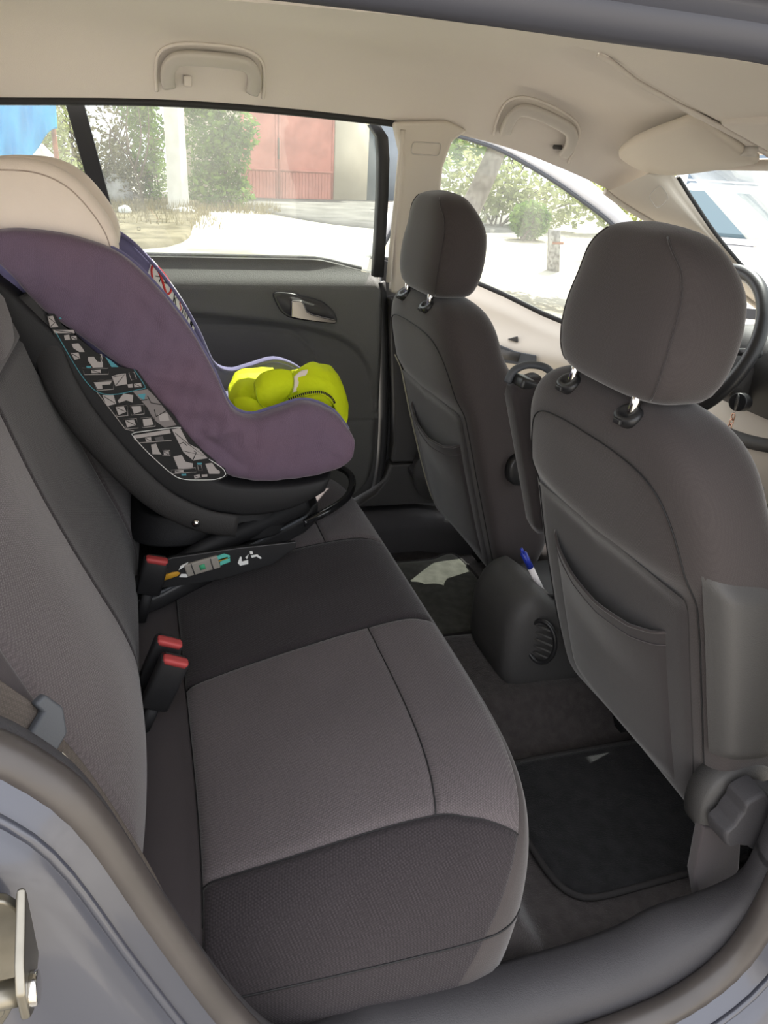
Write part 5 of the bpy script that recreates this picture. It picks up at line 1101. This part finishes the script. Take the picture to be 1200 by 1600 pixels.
# blue tarpaulin over a post frame
tp = empty('blue_tarpaulin', (-1.5, 12, 1.0), 'bright blue tarpaulin hanging over a frame in the yard', 'tarpaulin')
def tarp(u, v):
    x = -3.4 + 2.44*u; z0 = 1.04 + .45*sstep(.78, 1.0, u) ; z = z0 + (2.5 - z0)*v - .06*math.sin(u*3)
    return V(x + .04*v, 12 + .06*math.sin(x*14 + z*5) + .03*math.sin(x*31 - z*4), z)
mk('sheet', grid(tarp, 80, 40), mat('blue_tarp', (.01, .34, .66), .5, .4, trans=.25, bump=.2, bscale=40), tp, solid=.004)
for x in (-3.3, -1.02): mk('frame_post', tube([V(x, 12.12, 0), V(x, 12.12, 2.5)], .035, 10), mat('rusty_steel', (.30, .13, .08), .8, .2, var=.2, vscale=10), tp)
mk('frame_rail', tube([V(-3.4, 12.1, 2.48), V(-.95, 12.1, 2.48)], .03, 10), MATS['rusty_steel'], tp)
lump('rubble_heap', (-1.35, 12.6, .3), (.55, .4, .85), mat('pale_rubble', (.55, .50, .44), .95, .1, var=.1, vscale=4), 'pale heap of rubble under the blue tarpaulin', 'rubble', 3.3)
# leaning tree beyond the front door
tr = empty('leaning_tree', (3.3, 8.2, -.1), 'leaning tree with mottled bark beyond the open front door', 'tree')
mk('trunk', tube(spl([(3.38, 8.2, -.15), (3.60, 8.1, .25), (3.90, 8.0, .886), (4.13, 8.0, 1.456), (4.3, 8.0, 2.0), (4.5, 8.0, 2.9)], 24), [.15 - .0028*i for i in range(24)], 14), M_BARK, tr)
for pts in ([(4.15, 8, 1.5), (3.8, 8, 1.9), (3.4, 8, 2.2)], [(4.3, 8, 2.0), (4.8, 8.2, 2.3), (5.4, 8.3, 2.4)], [(4.4, 8, 2.4), (4.3, 7.6, 3.0), (4.0, 7.4, 3.5)]):
    mk('limb', tube(spl(pts, 10), [.06 - .005*i for i in range(10)], 8), M_BARK, tr)
mkf('foliage', leaves([((3.7, 8.0, 1.75), (.55, .4, .35)), ((4.5, 8.3, 1.75), (.5, .4, .38)), ((5.3, 8.3, 1.85), (.7, .5, .45)), ((6.1, 8.3, 1.55), (.6, .4, .40)), ((4.3, 7.8, 3.2), (1.6, 1.2, .8)), ((3.55, 8.0, 1.45), (.22, .2, .22))], 5200, .085, 31), M_LEAF, tr)
bush('pale_hedge', (8.0, 16.5, -.1), 'pale sunlit hedge behind the leaning tree', [((7.6, 16.5, .9), (1.2, .6, .8)), ((9.4, 16.2, .7), (1.4, .6, .7)), ((11.4, 16.0, .8), (1.4, .6, .8)), ((8.6, 17.5, 1.9), (2.2, .6, .7))], 5500, .10, M_LEAFP, 41, 8, 'bush', 'bushes beyond the front door')
bush('round_green_bush', (7.6, 13.8, -.1), 'small round bright green bush below the pale hedge', [((7.65, 13.8, .35), (.42, .4, .38))], 1100, .07, M_LEAF, 43, 4, 'bush', 'bushes beyond the front door')
ps = empty('gate_post', (6.2, 10, -.15), 'short dark weathered post standing on the bright road', 'post')
mk('post_shaft', loft([sring(V(6.2 - .12*z, 10, z), V(.085, 0, 0), V(0, .085, 0), 4, 16) for z in (-.2, .1, .3, .48)]), mat('weathered_wood', (.16, .14, .13), .9, .1, col2=(.40, .38, .36), vscale=16), ps)
mk('post_band', tube([V(6.1, 9.92, .30), V(6.28, 9.92, .30)], .02, 8), MATS['rusty_steel'], ps)
# white car parked ahead
pc_ = empty('parked_car', (5.3, 5.4, -.16), 'white car parked ahead, seen through the windscreen', 'car')
cr = Matrix.Rotation(math.radians(-36), 3, 'Z'); co = V(4.85, 4.3, -.16)      # local: x across, y rearwards from the nose
def cpt(x, y, z): return co + cr @ V(x, y, z)
M_WPAINT = mat('white_car_paint', (.80, .80, .80), .25, .5, coat=.5)
def csec(y, w_, zb, zt): return [cpt(sx*w_*kx, y, zb + (zt-zb)*kz) for sx, kx, kz in ((-1, .90, 0), (-1, 1.0, .35), (-1, .98, .75), (-1, .86, 1.0), (1, .86, 1.0), (1, .98, .75), (1, 1.0, .35), (1, .90, 0))]
mk('body', loft([csec(y, w_, zb, zt) for y, w_, zb, zt in ((.0, .62, .28, .62), (.10, .78, .22, .72), (.5, .84, .18, .84), (1.0, .86, .18, .92), (2.0, .86, .18, .95), (3.4, .85, .18, .97), (3.9, .80, .25, .95), (4.05, .70, .35, .80))]), M_WPAINT, pc_, bev=.03)
def ksec(y, w_, zt): return [cpt(-.80, y, .92), cpt(-w_, y, zt - .06), cpt(-w_ + .08, y, zt), cpt(w_ - .08, y, zt), cpt(w_, y, zt - .06), cpt(.80, y, .92)]
mk('cabin', loft([ksec(y, w_, zt) for y, w_, zt in ((1.05, .76, .96), (1.55, .66, 1.30), (1.8, .62, 1.40), (2.4, .62, 1.43), (3.2, .62, 1.38), (3.7, .70, 1.05))]), M_WPAINT, pc_, bev=.02)
M_CGLASS = mat('dark_car_glass', (.05, .09, .11), .05, .6, coat=.3)
mk('windscreen', prism([cpt(-.70, 1.08, .985), cpt(.70, 1.08, .985), cpt(.575, 1.58, 1.335), cpt(-.575, 1.58, 1.335)], cr @ V(0, -.03, .035)), M_CGLASS, pc_, smooth=False)
mk('grille', prism([cpt(-.42, -.015, .42), cpt(.42, -.015, .42), cpt(.46, .01, .56), cpt(-.46, .01, .56)], cr @ V(0, .05, 0)), M_BLACKPL, pc_, smooth=False)
for s in (-1, 1):
    mk('headlight', loft([sring(cpt(s*.64, .06 + h, .64), cr @ V(.13*k, s*.04, 0), V(0, 0, .065*k), 3, 20) for h, k in ((-.035, .6), (-.02, .95), (.06, 1.0))]), M_CHROME, pc_)
    mk('wheel', loft([[cpt(s*(.80 + h), .75 + r_*math.cos(2*PI*k/24), .30 + r_*math.sin(2*PI*k/24)) for k in range(24)] for h, r_ in ((-.10, .28), (-.10, .31), (.04, .31), (.06, .22), (.04, .1))]), M_RUBBER, pc_)
    mk('door_mirror', loft([sring(cpt(s*(.90 + .02*k_), 1.25 + .03*k_, 1.0), cr @ V(.09, 0, 0), V(0, 0, .06), 3, 16) for k_ in range(3)]), M_WPAINT, pc_)
bw_ = empty('blue_shutter', (10, 7.6, 0), 'blue metal shutter wall behind the white parked car', 'shutter')
for i in range(9):
    mk('shutter_board', prism([V(7.3, 8.6, .1 + .30*i)] + [V(15.0, 6.2, .1 + .30*i), V(15.0, 6.2, .38 + .30*i), V(7.3, 8.6, .38 + .30*i)], (-.03, -.05, 0)), mat('blue_shutter_paint', (.13, .18, .24), .5, .4, var=.1, vscale=2), bw_, smooth=False)
